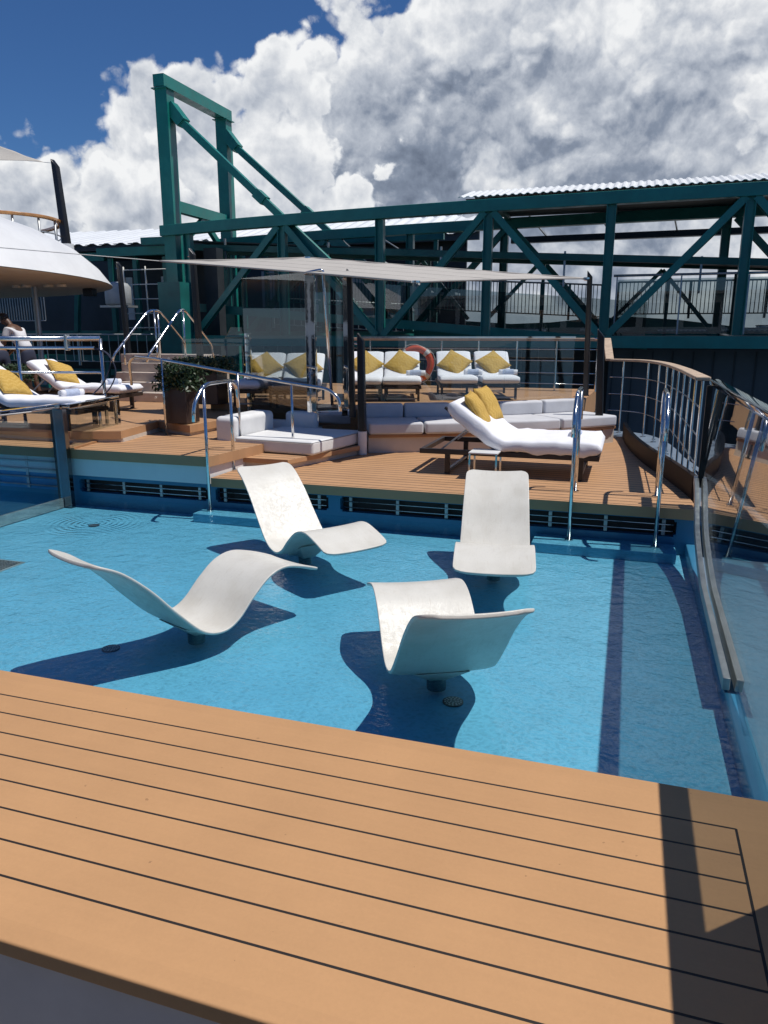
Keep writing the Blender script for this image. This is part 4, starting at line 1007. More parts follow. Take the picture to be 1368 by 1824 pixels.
# two loungers on the left deck
f = V(258, 692, 10.3); f.z = ZL
lg = 'white sun loungers on the left deck'
p2 = G(236, 692, ZL+0.36); hd = (-1.0, -0.06)
place_lounger((p2.x, p2.y), hd, ZL, 'white lounger on the left deck whose foot end reaches the stair handrail', lg, clb='yellow zigzag cushion on the farther left deck lounger', tlb='rolled towel at foot of the farther left deck lounger', tx=0.36, ty=0.05, trot=1.2, ctilt=0.5)
p1 = G(168, 716, ZL+0.36)
place_lounger((p1.x, p1.y), hd, ZL, 'nearer white lounger on the left deck, cut by the photo edge', lg, clb='yellow zigzag cushion at the left photo edge', tlb='rolled towel on the nearer left deck lounger', tx=0.42, ty=-0.1, trot=1.2, ctilt=0.5)

# big double lounger on the deck
W2_ = 1.18
DL = make_lounger(W=W2_, L=2.0, Lb=0.80, ang=R(38), fz=0.30, frame_over=0.12, mth=0.19)
DL.name = 'double_lounger'; DL.location = (-0.22, 9.18, ZD); DL.rotation_euler = (0, 0, math.pi); DL['label'] = 'large white double lounger on dark frame at centre of the far deck'; DL['category'] = 'sun lounger'
def put_cushion(px_, py_, z_, rx, ry, rz, lb):
    c = inst(CU, 'CU'); c['label'] = lb; c['category'] = 'cushion'; c['group'] = 'yellow cushions on the white loungers'
    c.location = (px_, py_, z_); c.rotation_euler = (rx, ry, rz)
put_cushion(-1.70, 8.93, ZD+0.74, 0.10, R(58), 0.15, 'nearer yellow cushion on the large double lounger')
put_cushion(-1.66, 9.44, ZD+0.77, 0.05, R(60), -0.10, 'farther yellow cushion on the large double lounger')
c = inst(TW, 'TW'); c['label'] = 'rolled towel behind the pool handrail on the double lounger'; c['category'] = 'towel'; c['group'] = 'rolled towels on the loungers'
c.location = (-0.55, 9.2, ZD+0.47); c.rotation_euler = (0, 0, 1.4)

# side table
r = empty('side_table', 'small square steel side table beside the double lounger', 'side table', (-1.52, 8.52, ZD))
mbox('table_top', 'white_paint', r, -0.17, 0.17, -0.17, 0.17, 0.30, 0.318, bevel=0.004)
for sx in (-1, 1):
    for sy in (-1, 1): mbox('leg', 'steel', r, sx*0.155-0.011, sx*0.155+0.011, sy*0.155-0.011, sy*0.155+0.011, 0.0, 0.299)
mbox('lower_frame', 'steel', r, -0.143, 0.143, -0.166, -0.146, 0.0, 0.018); mbox('lower_frame', 'steel', r, -0.143, 0.143, 0.146, 0.166, 0.0, 0.018)

# lifebuoy on the rear railing
p = V(741, 648, 15.7); r = empty('lifebuoy', 'orange lifebuoy ring hung on the rear railing', 'lifebuoy', tuple(p), R(8))
bm = B(); pts = [(0.34*math.cos(k/32*2*math.pi), 0, 0.34*math.sin(k/32*2*math.pi)) for k in range(33)]
bm2 = B()
rings = []
for k in range(40):
    a_ = 2*math.pi*k/40; ring = []
    for j in range(12):
        b2 = 2*math.pi*j/12; rad = 0.32+0.075*math.cos(b2); ring.append(bm.verts.new((rad*math.cos(a_), 0.05*math.sin(b2), rad*math.sin(a_))))
    rings.append(ring)
for k in range(40):
    for j in range(12): bm.faces.new((rings[k][j], rings[(k+1) % 40][j], rings[(k+1) % 40][(j+1) % 12], rings[k][(j+1) % 12]))
link('ring', bm, 'orange_plastic', r, smooth=True)
for q in range(4):
    bm2 = B() if q else bm2; a0_ = math.pi/4+q*math.pi/2; pr_ = []
    for k in range(5):
        a_ = a0_-0.13+0.26*k/4; pr_.append([bm2.verts.new(((0.32+0.079*math.cos(j*math.pi/6))*math.cos(a_), 0.054*math.sin(j*math.pi/6), (0.32+0.079*math.cos(j*math.pi/6))*math.sin(a_))) for j in range(12)])
    for a_, b2 in zip(pr_, pr_[1:]):
        for j in range(12): bm2.faces.new((a_[j], a_[(j+1) % 12], b2[(j+1) % 12], b2[j]))
    link('reflective_band', bm2, 'rope_white', r, smooth=True)
bm = B(); tube(bm, [(0.41*math.cos(k/24*2*math.pi)*(1+0.05*math.sin(k*2*math.pi/6)), -0.02, 0.41*math.sin(k/24*2*math.pi)*(1+0.05*math.sin(k*2*math.pi/6))) for k in range(25)], 0.006, 6); link('grab_rope', bm, 'rope_white', r)

# ================================================================== stairs behind the left deck
r = empty('stairs', 'pale steps with small round lights climbing behind the left loungers', 'stairs', (-9, 12.0, ZL))
for k in range(5):
    y0 = 12.0+k*0.30; xl = V(205+(12 if k > 2 else 0), 660, y0).x; xr = V(352, 660, y0).x+0.1
    bm = B(); box(bm, xl+9, xr+9, k*0.30, 1.62, (0.17*k if k else 0.002), 0.17*(k+1)-0.001); st = link('step', bm, 'light_stone', r, bevel=0.006)
    for pxx in ((302 if k == 4 else 302-k*0+(-(4-k)*7),)):
        q = V(pxx, 660, y0); bm = B(); tube(bm, [(q.x+9, k*0.30-0.012, 0.17*k+0.085), (q.x+9, k*0.30+0.003, 0.17*k+0.085)], 0.025, 16); link('step_light', bm, 'lamp_lens', st)
def stair_rail(pts, lb, posts):
    o0 = pts[0]; r = empty('stair_handrail', lb, 'handrail', tuple(o0), 0, 'bent steel handrails over the stairs')
    mtube('rail', 'steel', r, [p-o0 for p in fillet(pts, 0.15)], 0.024)
    for a_, b2 in posts: mtube('post', 'steel', r, [a_-o0, b2-o0], 0.018)
stair_rail([V(200, 645, 11.9), V(203, 632, 11.9), V(264, 553, 12.9), V(283, 553, 13.2), V(328, 608, 14.2), V(332, 640, 14.2)], 'left steel handrail bent over the pale stairs', [(V(224, 650, 12.1), V(220, 608, 12.15)), (V(282, 640, 12.9), V(274, 553, 13.0)), (V(286, 640, 13.2), V(281, 555, 13.2))])
stair_rail([V(262, 645, 11.9), V(265, 632, 11.9), V(320, 552, 12.9), V(329, 552, 13.2), V(378, 615, 14.2), V(380, 640, 14.2)], 'right steel handrail bent over the pale stairs', [(V(281, 640, 12.1), V(279, 610, 12.15)), (V(331, 640, 12.9), V(326, 553, 13.0))])

# side bar-rail with hose, left foreground of the loungers
r = empty('deck_railing', 'steel railing with three bars and a hanging hose at the far left', 'railing', (-6.9, 8.66, ZB))
o0 = Vector((-6.9, 8.66, ZB))
e1 = V(178, 603, 8.66); e0 = e1+Vector((-6.0, -1.55, 0))
e0.z = e1.z
def along(s, z): p = e1.lerp(e0, s); return Vector((p.x, p.y, z))-o0
mtube('top_rail', 'steel', r, [along(0, e1.z), along(1, e1.z)], 0.034)
mtube('bar', 'steel', r, [along(0.015, e1.z-0.125), along(1, e1.z-0.125)], 0.022)
mtube('bar', 'steel', r, [along(0, 1.49), along(1, 1.49)], 0.018)
for s in (0.0, 0.19, 0.44, 0.7): mtube('post', 'steel', r, [along(s, ZB), along(s, e1.z)], 0.024)
mtube('hose', 'shorts_navy', r, smooth_path([along(0.02, e1.z-0.125), along(-0.015, 1.75)+Vector((0, -0.03, 0)), along(-0.035, 1.5)+Vector((0, -0.05, 0)), along(-0.01, 1.22)+Vector((0, -0.06, 0)), along(0.035, 1.14)+Vector((0, -0.06, 0)), along(0.02, 1.2)+Vector((0, -0.06, 0)), along(-0.01, 1.4)+Vector((0, -0.05, 0)), along(-0.02, 1.7), along(0.01, e1.z-0.125)], 6), 0.009, 8)
bm = B(); box(bm, along(0.075, 0).x-0.02, along(0.075, 0).x+0.02, along(0.075, 0).y-0.04, along(0.075, 0).y+0.04, e1.z-0.16-ZB, e1.z+0.05-ZB); link('clamp', bm, 'worn_steel', r, bevel=0.01)

# ================================================================== white curved roof of the bar on the left, with its upper rail
apex = V(201, 512, 16.8); d_ = ray(201, 512); n_ = Vector((-d_.y, d_.x)).normalized(); cxx, cyy = apex.x+n_.x*9.4, apex.y+n_.y*9.4
r = empty('curved_roof', 'large white curved roof with cream underside jutting in from the left', 'roof', (cxx, cyy, apex.z))
Rx = math.hypot(apex.x-cxx, apex.y-cyy)
def roof_ring(rad, z, n=90): return [(rad*math.cos(2*math.pi*k/n), rad*math.sin(2*math.pi*k/n), z) for k in range(n)]
def loft(bm, rings, capA=False, capB=False):
    V_ = [[bm.verts.new(p) for p in rg] for rg in rings]
    for a_, b2 in zip(V_, V_[1:]):
        n = len(a_)
        for k in range(n): bm.faces.new((a_[k], a_[(k+1) % n], b2[(k+1) % n], b2[k]))
    if capA: bm.faces.new(V_[0])
    if capB: bm.faces.new(V_[-1][::-1])
top_z = V(118, 432, 12.0).z-apex.z
bm = B(); prof_r = []
for fr_, dz_ in ((1, 0.012), (0.97, 0.25), (0.92, 0.50), (0.85, 0.72), (0.75, 0.92), (0.65, 1.07), (0.5, 1.22), (0.3, 1.32), (0.1, 1.36)): prof_r.append(roof_ring(Rx*fr_, dz_*1.6))
loft(bm, prof_r, capB=True); link('shell', bm, 'white_paint', r, smooth=True)
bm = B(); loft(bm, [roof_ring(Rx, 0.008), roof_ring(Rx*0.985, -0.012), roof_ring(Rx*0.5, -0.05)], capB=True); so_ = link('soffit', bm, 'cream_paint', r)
for px_, py_ in ((45, 492), (30, 505), (110, 508), (85, 500)):
    q = V(px_, py_, 15.0); bm = B(); cyl(bm, (q.x-cxx, q.y-cyy), 0.11, -0.085, -0.03, 20); link('downlight', bm, 'lamp_lens', so_)
q = V(160, 524, 16.6); bm = B(); box(bm, q.x-cxx-0.15, q.x-cxx+0.15, q.y-cyy-0.1, q.y-cyy+0.1, -0.22, -0.03); link('speaker', bm, 'black_metal', r, bevel=0.02)
q = V(66, 560, 15.5); bm = B(); cyl(bm, (q.x-cxx, q.y-cyy), 0.07, ZL-apex.z, -0.03, 20); link('column', bm, 'galvanised', r)
q = V(3, 560, 14.5)
# upper rail: a ring of varnished teak on grey posts
rc = Vector((cxx-0.6, cyy+0.6, 0)); 
r2 = empty('upper_railing', 'curved varnished timber rail on grey posts above the white roof', 'railing', (0, 0, 0))
tipp = V(101, 388, 20.2); z_t = tipp.z
# ellipse in plan whose right tip is at tipp
ax = 5.4; ay = 2.8; ec = Vector((tipp.x-ax, tipp.y, 0)); ea = R(-7)
def ell(a_, z): v_ = Vector((ax*math.cos(a_), ay*math.sin(a_), 0)); v_.rotate(Matrix.Rotation(ea, 3, 'Z')); p = ec+v_; return Vector((p.x, p.y, z))
A0, A1 = R(-115), R(115)
r2.location = tuple(ec+Vector((0, 0, z_t-0.6))); oo = Vector(r2.location)
arc = [A0+(A1-A0)*k/60 for k in range(61)]
bm = B(); ribbon(bm, [(ell(a_, 0)-oo) for a_ in arc], -0.08, 0.08, 0.51, 0.60); link('cap_rail', bm, 'varnished_teak', r2, bevel=0.02, bseg=3)
mtube('bar', 'galvanised', r2, [ell(a_, z_t-0.48)-oo for a_ in arc], 0.02, 8)
mtube('bar', 'galvanised', r2, [ell(a_, z_t-0.95)-oo for a_ in arc], 0.02, 8)
for k in range(15):
    a_ = A0+(A1-A0)*(k+0.4)/15; mtube('post', 'galvanised', r2, [ell(a_, z_t-1.5)-oo, ell(a_, z_t-0.05)-oo], 0.036, 10)
pb_ = V(119, 436, 20.6)
pole(pb_, V(98, 290, 20.8), 0.21, 'tall black pole on the white roof tied to the top left shade sail')
bm = B(); cyl(bm, (0, 0), 0.21, -0.9, 0.02, 24); o = link('pole_socket', bm, 'white_paint'); o.location = pb_; tag(o, 'short white socket at the foot of the tall pole on the curved roof', 'pole base')

# ================================================================== people
def skin_obj(name, verts, edges, radii, m, parent=None, sub=2, root=0):
    me = bpy.data.meshes.new(name+'_cage'); me.from_pydata([tuple(v_) for v_ in verts], edges, []); o = bpy.data.objects.new(name, me); COL.objects.link(o)
    o.modifiers.new('skin', 'SKIN'); s = o.modifiers.new('sub', 'SUBSURF'); s.levels = sub; s.render_levels = sub
    for i, rr in enumerate(radii):
        sv_ = me.skin_vertices[0].data[i]; sv_.radius = rr if isinstance(rr, tuple) else (rr, rr)
        sv_.use_root = (i == root)
    dg = bpy.context.evaluated_depsgraph_get(); me2 = bpy.data.meshes.new_from_object(o.evaluated_get(dg)); bpy.data.objects.remove(o)
    for p in me2.polygons: p.use_smooth = True
    me2.materials.clear(); me2.materials.append(M[m]); o = bpy.data.objects.new(name, me2); COL.objects.link(o)
    if parent: o.parent = parent
    return o
def person(loc_, rz, lb, shirt_m, skin_m, bend=R(55), arm=R(20), height=1.74, group=None):
    k = height/1.74
    hip = Vector((0, 0, 0.93)); bd = Vector((math.sin(bend), 0, math.cos(bend))); chest = hip+bd*0.30; shl = hip+bd*0.50
    hd = Vector((math.sin(bend+R(12)), 0, math.cos(bend+R(12)))); neck = shl+hd*0.08; head0 = neck+hd*0.07; headc = neck+hd*0.16; headt = neck+hd*0.24
    Vt = [hip, hip+bd*0.15, chest, shl, neck, head0, headc, headt]; E_ = [(0, 1), (1, 2), (2, 3), (3, 4), (4, 5), (5, 6), (6, 7)]
    Rd = [(0.155, 0.115), (0.135, 0.10), (0.165, 0.115), (0.13, 0.085), 0.055, (0.066, 0.075), (0.078, 0.095), (0.055, 0.065)]
    fwd = Vector((math.cos(bend), 0, -math.sin(bend)))
    # face: nose and jaw
    nose = headc+Vector((hd.z, 0, -hd.x))*0.115-hd*0.02; Vt.append(nose); E_.append((6, 8)); Rd.append(0.018)
    for s in (-1, 1):
        b0 = len(Vt); sh = shl+Vector((0, s*0.19, 0))-bd*0.02; el = sh+Vector((math.sin(arm)*0.29, s*0.03, -math.cos(arm)*0.29)); wr = el+Vector((math.sin(arm+0.5)*0.25, 0, -math.cos(arm+0.5)*0.25)); pm = wr+(wr-el).normalized()*0.07
        Vt += [sh, el, wr, pm]; E_ += [(3, b0), (b0, b0+1), (b0+1, b0+2), (b0+2, b0+3)]; Rd += [0.062, 0.045, 0.028, (0.038, 0.018)]
        dirn = (wr-el).normalized(); side = Vector((0, 1, 0))
        for f in range(4):
            i0 = len(Vt); bb = pm+side*(-0.028+0.019*f)+dirn*0.03; L_f = (0.030, 0.036, 0.034, 0.026)[f]
            Vt += [bb, bb+dirn*L_f, bb+dirn*(L_f*1.7)+Vector((-0.012, 0, 0))]; E_ += [(b0+3, i0), (i0, i0+1), (i0+1, i0+2)]; Rd += [0.010, 0.009, 0.007]
        i0 = len(Vt); tb = wr+dirn*0.03+side*(-s*0.035)+Vector((0.015, 0, 0)); Vt += [tb, tb+dirn*0.04+side*(-s*0.01)]; E_ += [(b0+2, i0), (i0, i0+1)]; Rd += [0.012, 0.009]
        l0 = len(Vt); hpj = hip+Vector((0, s*0.09, -0.05)); kn = Vector((0.04+0.05*s, s*0.11, 0.49)); an = Vector((-0.03+0.06*s, s*0.12, 0.08)); to = an+Vector((0.16, 0.01*s, -0.045))
        Vt += [hpj, kn, an, to]; E_ += [(0, l0), (l0, l0+1), (l0+1, l0+2), (l0+2, l0+3)]; Rd += [0.095, 0.060, 0.040, (0.042, 0.028)]
    r = empty('person', lb, 'person', loc_, rz, group); r.scale = (k, k, k)
    body = skin_obj('body', Vt, E_, Rd, skin_m, r)
    # shirt
    sv2 = [hip+bd*0.0, hip+bd*0.14, chest, shl+bd*0.03]; se = [(0, 1), (1, 2), (2, 3)]; sr = [(0.180, 0.135), (0.165, 0.125), (0.185, 0.135), (0.13, 0.09)]
    for s in (-1, 1):
        b0 = len(sv2); sh = shl+Vector((0, s*0.18, 0))-bd*0.02; el = sh+Vector((math.sin(arm)*0.20, s*0.03, -math.cos(arm)*0.20)); sv2 += [sh, el]; se += [(3, b0), (b0, b0+1)]; sr += [0.080, 0.068]
    skin_obj('shirt', sv2, se, sr, shirt_m, r)
    pv = [hip+bd*0.06, hip-Vector((0, 0, 0.03))]; pe = [(0, 1)]; prr = [(0.175, 0.13), (0.175, 0.135)]
    for s in (-1, 1):
        b0 = len(pv); pv += [hip+Vector((0, s*0.095, -0.10)), Vector((0.03+0.04*s, s*0.11, 0.52))]; pe += [(1, b0), (b0, b0+1)]; prr += [0.112, 0.088]
    skin_obj('shorts', pv, pe, prr, 'shorts_navy', r)
    back_ = Vector((-hd.z, 0, hd.x)); skin_obj('hair', [headc+back_*0.03-hd*0.03, headc+back_*0.025+hd*0.03, headt+back_*0.01+hd*0.01, headt-back_*0.04-hd*0.005], [(0, 1), (1, 2), (2, 3)], [(0.078, 0.075), (0.086, 0.085), (0.070, 0.070), (0.045, 0.035)], 'hair_black', r)
    for s in (-1, 1):
        e_ = headc+Vector((hd.z, 0, -hd.x))*0.088+Vector((0, s*0.032, 0))+hd*0.012; bm = B(); bmesh.ops.create_icosphere(bm, subdivisions=2, radius=0.012, matrix=Matrix.Translation(e_)); link('eye', bm, 'eye_white', r, smooth=True)
        l_ = Vector((-0.03+0.06*s, s*0.12, 0.035)); bm = B(); tube(bm, [l_+Vector((-0.07, 0, 0)), l_+Vector((0.05, 0, 0)), l_+Vector((0.19, 0, -0.008))], [0.035, 0.042, 0.028], 12); link('shoe', bm, 'shoe', r, smooth=True)
    return r
pb2 = V(56, 690, 11.7)
person((pb2.x, pb2.y, ZL), R(188), 'person in white shirt and navy shorts bending over behind the loungers', 'shirt_white', 'skin_dark', bend=R(30), height=1.72)
pa2 = V(8, 700, 11.3)
person((pa2.x, pa2.y, ZL), R(170), 'person in pale grey shirt bending, half cut off by the left photo edge', 'shirt_grey', 'skin', bend=R(48), height=1.7)

# ================================================================== teal boarding bridge
def bridge_piece(root, name, a, b, w, h, m='teal_steel', up=(0, 0, 1), ib=False):
    o = Vector(root.location); bm = B()
    (ibeam if ib else beam)(bm, Vector(a)-o, Vector(b)-o, w, h, up); return link(name, bm, m, root)
br = empty('boarding_bridge', 'long teal steel truss bridge with white roof crossing behind the deck', 'bridge', (-15, 25, 1.6))
XL, XR = -15.1, 16.5
def top_z(x): return 5.42+0.36*(1-math.exp(-(x+15)/9.0))*0.98
vx = [-14.4, -10.92, -7.6, -4.23, -0.77, 2.77, 6.3, 9.8, 13.3]
for (y, dz, zlo) in ((23.0, 0.0, 1.80), (26.9, 0.02, 1.95)):
    o_ = Vector(br.location); bm = B(); vprism(bm, [(x_-o_.x, top_z(x_)+dz+0.17-o_.z) for x_ in [XL-0.3+k*1.6 for k in range(20)]]+[(x_-o_.x, top_z(x_)+dz-0.17-o_.z) for x_ in [XL-0.3+k*1.6 for k in range(19, -1, -1)]], y-0.15-o_.y, y+0.15-o_.y); link('top_chord', bm, 'teal_steel', br, bevel=0.012)
    bridge_piece(br, 'bottom_chord', (XL+0.2 if y > 24 else -15.0, y, zlo), (XR, y, zlo-0.02), 0.30, 0.34)
    for i, x in enumerate(vx):
        off = 0 if y < 24 else -0.15
        bridge_piece(br, 'vertical', (x+off, y, zlo+0.17), (x+off, y, top_z(x)+dz-0.171), 0.24, 0.26, up=(1, 0, 0), ib=True)
    for i in range(len(vx)-1):
        a_, b2 = vx[i], vx[i+1]
        if i % 2 == 0: pa_, pb_2 = (b2-0.12, y, top_z(b2)+dz-0.17), (a_+0.1, y, zlo+0.17)
        else: pa_, pb_2 = (a_+0.12, y, top_z(a_)+dz-0.17), (b2-0.1, y, zlo+0.17)
        bridge_piece(br, 'diagonal', pa_, pb_2, 0.20, 0.22, up=(0, 1, 0), ib=True)
for x in vx: bridge_piece(br, 'cross_beam', (x, 23.16, 1.80), (x, 26.7, 1.9), 0.2, 0.26, m='teal_worn')
for x in vx[3:]: bridge_piece(br, 'roof_beam', (x, 23.16, 5.84), (x, 26.7, 5.84), 0.14, 0.14, m='teal_worn')
# corrugated roof over the right half
def corrugated(root, name, x0, x1, y0, y1, z0, z1, m='roof_sheet', pitch=0.28, amp=0.035, ztilt=0.0, th=0.012):
    o = Vector(root.location); bm = B(); n = int((x1-x0)/pitch*4); rows = []
    for k in range(n+1):
        x = x0+(x1-x0)*k/n; zz = amp*(1 if (k % 4) in (1, 2) else -1); s = k/n
        rows.append((bm.verts.new(Vector((x, y0, z0+zz+ztilt*s))-o), bm.verts.new(Vector((x, y1, z1+zz+ztilt*s))-o)))
    for a_, b2 in zip(rows, rows[1:]): bm.faces.new((a_[0], b2[0], b2[1], a_[1]))
    ob = link(name, bm, m, root); md = ob.modifiers.new('s', 'SOLIDIFY'); md.thickness = th; return ob
corrugated(br, 'roof', -5.2, XR, 23.1, 25.0, 5.97, 6.44, ztilt=0.08, pitch=0.22, amp=0.018)
corrugated(br, 'roof', -5.2, XR, 25.0, 27.3, 6.44, 6.20, ztilt=0.08, pitch=0.22, amp=0.018)
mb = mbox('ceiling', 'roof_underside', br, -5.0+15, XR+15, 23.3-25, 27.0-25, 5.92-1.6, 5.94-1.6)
bridge_piece(br, 'service_duct', (-4.6, 29.9, 5.48), (XR, 29.9, 5.56), 0.3, 0.22, m='black_metal')
for k in range(9): bridge_piece(br, 'duct_bracket', (-3.6+k*2.3, 27.2, 5.95), (-3.3+k*2.3, 29.9, 5.62), 0.05, 0.07, m='galvanised')
mbox('floor_deck', 'dark_cladding', br, -1.2+15, XR+15, 23.2-25, 26.7-25, 1.90-1.6, 1.96-1.6)
# bar railing along the walkway
def bar_railing(name, lb, a, b, h=1.1, gap=0.12, m='teal_worn', r_=0.012, mid=True):
    a = Vector(a); b = Vector(b); d_ = b-a; n = max(2, int(d_.length/gap)); r = empty(name, lb, 'railing', tuple(a))
    mtube('top_rail', 'galvanised', r, [Vector((0, 0, h)), d_+Vector((0, 0, h))], 0.028, 8)
    mtube('bottom_rail', m, r, [Vector((0, 0, 0.1)), d_+Vector((0, 0, 0.1))], 0.02, 8)
    bm = B()
    for k in range(n+1):
        p = d_*(k/n); box(bm, p.x-r_, p.x+r_, p.y-r_, p.y+r_, p.z+0.12, p.z+h-0.02)
    link('bar_infill', bm, m, r)
    for k in range(int(d_.length/2.2)+1):
        p = d_*min(1, k*2.2/d_.length); mbox('post', m, r, p.x-0.035, p.x+0.035, p.y-0.035, p.y+0.035, p.z-0.05, p.z+h)
    return r
bar_railing('walkway_railing', 'row of dark vertical bars along the right half of the teal bridge walkway', (-0.5, 26.3, 2.55), (9.0, 26.3, 2.55))
bar_railing('walkway_railing', 'row of dark vertical bars on the sloping ramp left inside the teal bridge', (-13.0, 25.9, 3.1), (-0.9, 25.9, 2.45))
# inclined ramp inside the truss
rp_ = empty('sloping_ramp', 'enclosed ramp with glass sides sloping down inside the teal bridge', 'ramp', (-15, 25, 3))
def sl(x, zl, zr): return zl+(zr-zl)*(x+15)/18.5
for y in (24.4, 26.0):
    bridge_piece(rp_, 'roof_edge', (-15.2, y, sl(-15.2, 5.02, 4.0)), (12, y, sl(12, 5.02, 4.0)), 0.12, 0.2, m='teal_worn')
    bridge_piece(rp_, 'floor_edge', (-15.2, y, sl(-15.2, 2.95, 1.45)), (0.5, y, sl(0.5, 2.95, 1.45)), 0.12, 0.28)
bm = B(); beam(bm, Vector((-15.2, 25.2, sl(-15.2, 2.95, 1.45)))-Vector((-15, 25, 3)), Vector((0.5, 25.2, sl(0.5, 2.95, 1.45)))-Vector((-15, 25, 3)), 1.46, 0.08); link('floor', bm, 'dark_cladding', rp_)
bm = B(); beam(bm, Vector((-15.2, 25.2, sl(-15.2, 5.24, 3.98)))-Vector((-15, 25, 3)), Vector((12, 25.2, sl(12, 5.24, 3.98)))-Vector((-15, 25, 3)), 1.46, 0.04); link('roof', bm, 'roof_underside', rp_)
for k in range(14):
    x = -14.6+k*1.95
    if x > 11: break
    bridge_piece(rp_, 'frame_post', (x, 26.0, max(1.6, sl(x, 3.05, 1.55))), (x, 26.0, sl(x, 5.07, 3.81)), 0.10, 0.10, m='teal_worn', up=(0, 1, 0))
    if k % 2 == 0: bridge_piece(rp_, 'hanger', (x+0.8, 24.4, sl(x+.8, 5.07, 3.81)-0.75), (x+0.8, 24.4, sl(x+.8, 5.3, 4.05)+0.05), 0.06, 0.06, m='galvanised', up=(0, 1, 0))
for x0_ in (-11.0, -7.1, -3.1, 0.8):
    s0_ = sl(x0_, 5.05, 3.8); 
    bridge_piece(rp_, 'brace', (x0_, 26.05, s0_), (x0_+1.7, 26.05, s0_-2.0), 0.12, 0.12, m='teal_steel', up=(0, 1, 0))
    bridge_piece(rp_, 'brace', (x0_, 26.05, s0_), (x0_-1.7, 26.05, s0_-1.8), 0.12, 0.12, m='teal_steel', up=(0, 1, 0))
bm = B(); box(bm, -14+15, 0.4+15, -0.62, -0.60, -0.6, 0.6); md_ = B(); md_.free(); bm.free()
bm = B(); vs = [bm.verts.new(Vector((x_, y_, z_))-Vector((-15, 25, 3))) for x_, y_, z_ in ((-9.2, 24.4, sl(-9.2, 3.1, 1.6)), (0.4, 24.4, sl(0.4, 3.1, 1.6)), (0.4, 24.4, sl(0.4, 4.2, 2.7)), (-9.2, 24.4, sl(-9.2, 4.2, 2.7)))]
bm.faces.new(vs); go = link('side_glass', bm, 'smoked_glass', rp_); mdd = go.modifiers.new('s', 'SOLIDIFY'); mdd.thickness = 0.02
# lower glass/rail on the right part
g = empty('glass_balustrade', 'glass panels with steel top rail along the right half of the teal bridge', 'balustrade', (-0.5, 23.5, 2.0))
for k in range(6):
    mbox('pane', 'smoked_glass', g, k*1.75+0.02, k*1.75+1.73, -0.008, 0.008, 0.02, 1.55)
    mbox('post', 'galvanised', g, k*1.75-0.02, k*1.75+0.018, -0.03, 0.03, 0.0, 1.62)
mtube('top_rail', 'galvanised', g, [(-0.1, 0, 1.66), (10.5, 0, 1.66)], 0.035, 8)

# portal tower with its two back stays
tw = empty('portal_tower', 'tall teal portal frame with two sloping stays rising against the clouds', 'tower', (-15.1, 25, -11.5))
zt = 10.12
for y, h0 in ((23.2, -11.5), (27.0, -11.5)):
    bridge_piece(tw, 'column', (-15.1, y, h0), (-15.1, y, zt-0.35), 0.44, 0.44, up=(0, 1, 0), ib=False)
    bridge_piece(tw, 'cap_plate', (-15.1, y, zt-0.36), (-15.1, y, zt-0.33), 0.60, 0.60, up=(0, 1, 0))
bridge_piece(tw, 'top_beam', (-15.1, 22.9, zt-0.13), (-15.1, 27.3, zt-0.13), 0.40, 0.36)
bridge_piece(tw, 'lower_beam', (-15.1, 23.45, 6.25), (-15.1, 26.75, 6.25), 0.26, 0.36)
bridge_piece(tw, 'brace', (-15.1, 23.4, 4.9), (-15.1, 25.2, 6.05), 0.16, 0.2); bridge_piece(tw, 'brace', (-15.1, 26.8, 4.9), (-15.1, 25.2, 6.05), 0.16, 0.2)
for y, xe, ze in ((23.3, -10.6, 5.30), (26.9, -10.4, 5.35)):
    st_ = bridge_piece(tw, 'stay', (-14.9, y, 9.1), (xe+1.7, y, ze-1.5), 0.22, 0.24, up=(0, 1, 0))
    bridge_piece(tw, 'gusset', (-14.95, y, 9.3), (-14.5, y, 8.75), 0.34, 0.40, up=(0, 1, 0))
    mx_ = Vector((-14.9, y, 9.1)).lerp(Vector((xe+1.7, y, ze-1.5)), 0.52); dd_ = (Vector((xe+1.7, y, ze-1.5))-Vector((-14.9, y, 9.1))).normalized()
    bridge_piece(tw, 'joint_plate', mx_-dd_*0.2, mx_+dd_*0.2, 0.30, 0.36, up=(0, 1, 0))
# stout lower leg with fairing and cabin around the tower foot
bridge_piece(tw, 'leg', (-14.75, 22.6, -11.5), (-14.75, 22.6, 3.7), 0.85, 0.80, m='teal_worn', up=(0, 1, 0))
bridge_piece(tw, 'leg', (-14.0, 23.9, -11.5), (-14.0, 23.9, 4.9), 0.5, 0.45, m='dark_cladding', up=(0, 1, 0))

# terminal and boarding tunnel on the left
tn = empty('boarding_tunnel', 'dark glazed boarding tunnel with teal frames left of the portal tower', 'tunnel', (-20, 27, 1))
def tb(name, m, x0, x1, y0, y1, z0, z1): return mbox(name, m, tn, x0+20, x1+20, y0-27, y1-27, z0-1, z1-1)
tb('roof_edge', 'teal_steel', -19.4, -15.3, 24.6, 24.85, 4.85, 5.15); tb('roof_edge', 'teal_steel', -20.6, -19.4, 25.0, 25.2, 4.75, 5.05)
tb('roof_edge', 'teal_steel', -17.2, -15.3, 24.3, 24.5, 5.17, 5.42)
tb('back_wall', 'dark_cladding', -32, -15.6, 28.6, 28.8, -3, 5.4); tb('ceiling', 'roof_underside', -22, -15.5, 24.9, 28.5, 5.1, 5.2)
tb('floor_edge', 'teal_worn', -34, -15.6, 24.9, 25.1, 1.75, 2.15); tb('floor', 'dark_cladding', -34, -15.6, 25.1, 28.5, 1.8, 1.95)
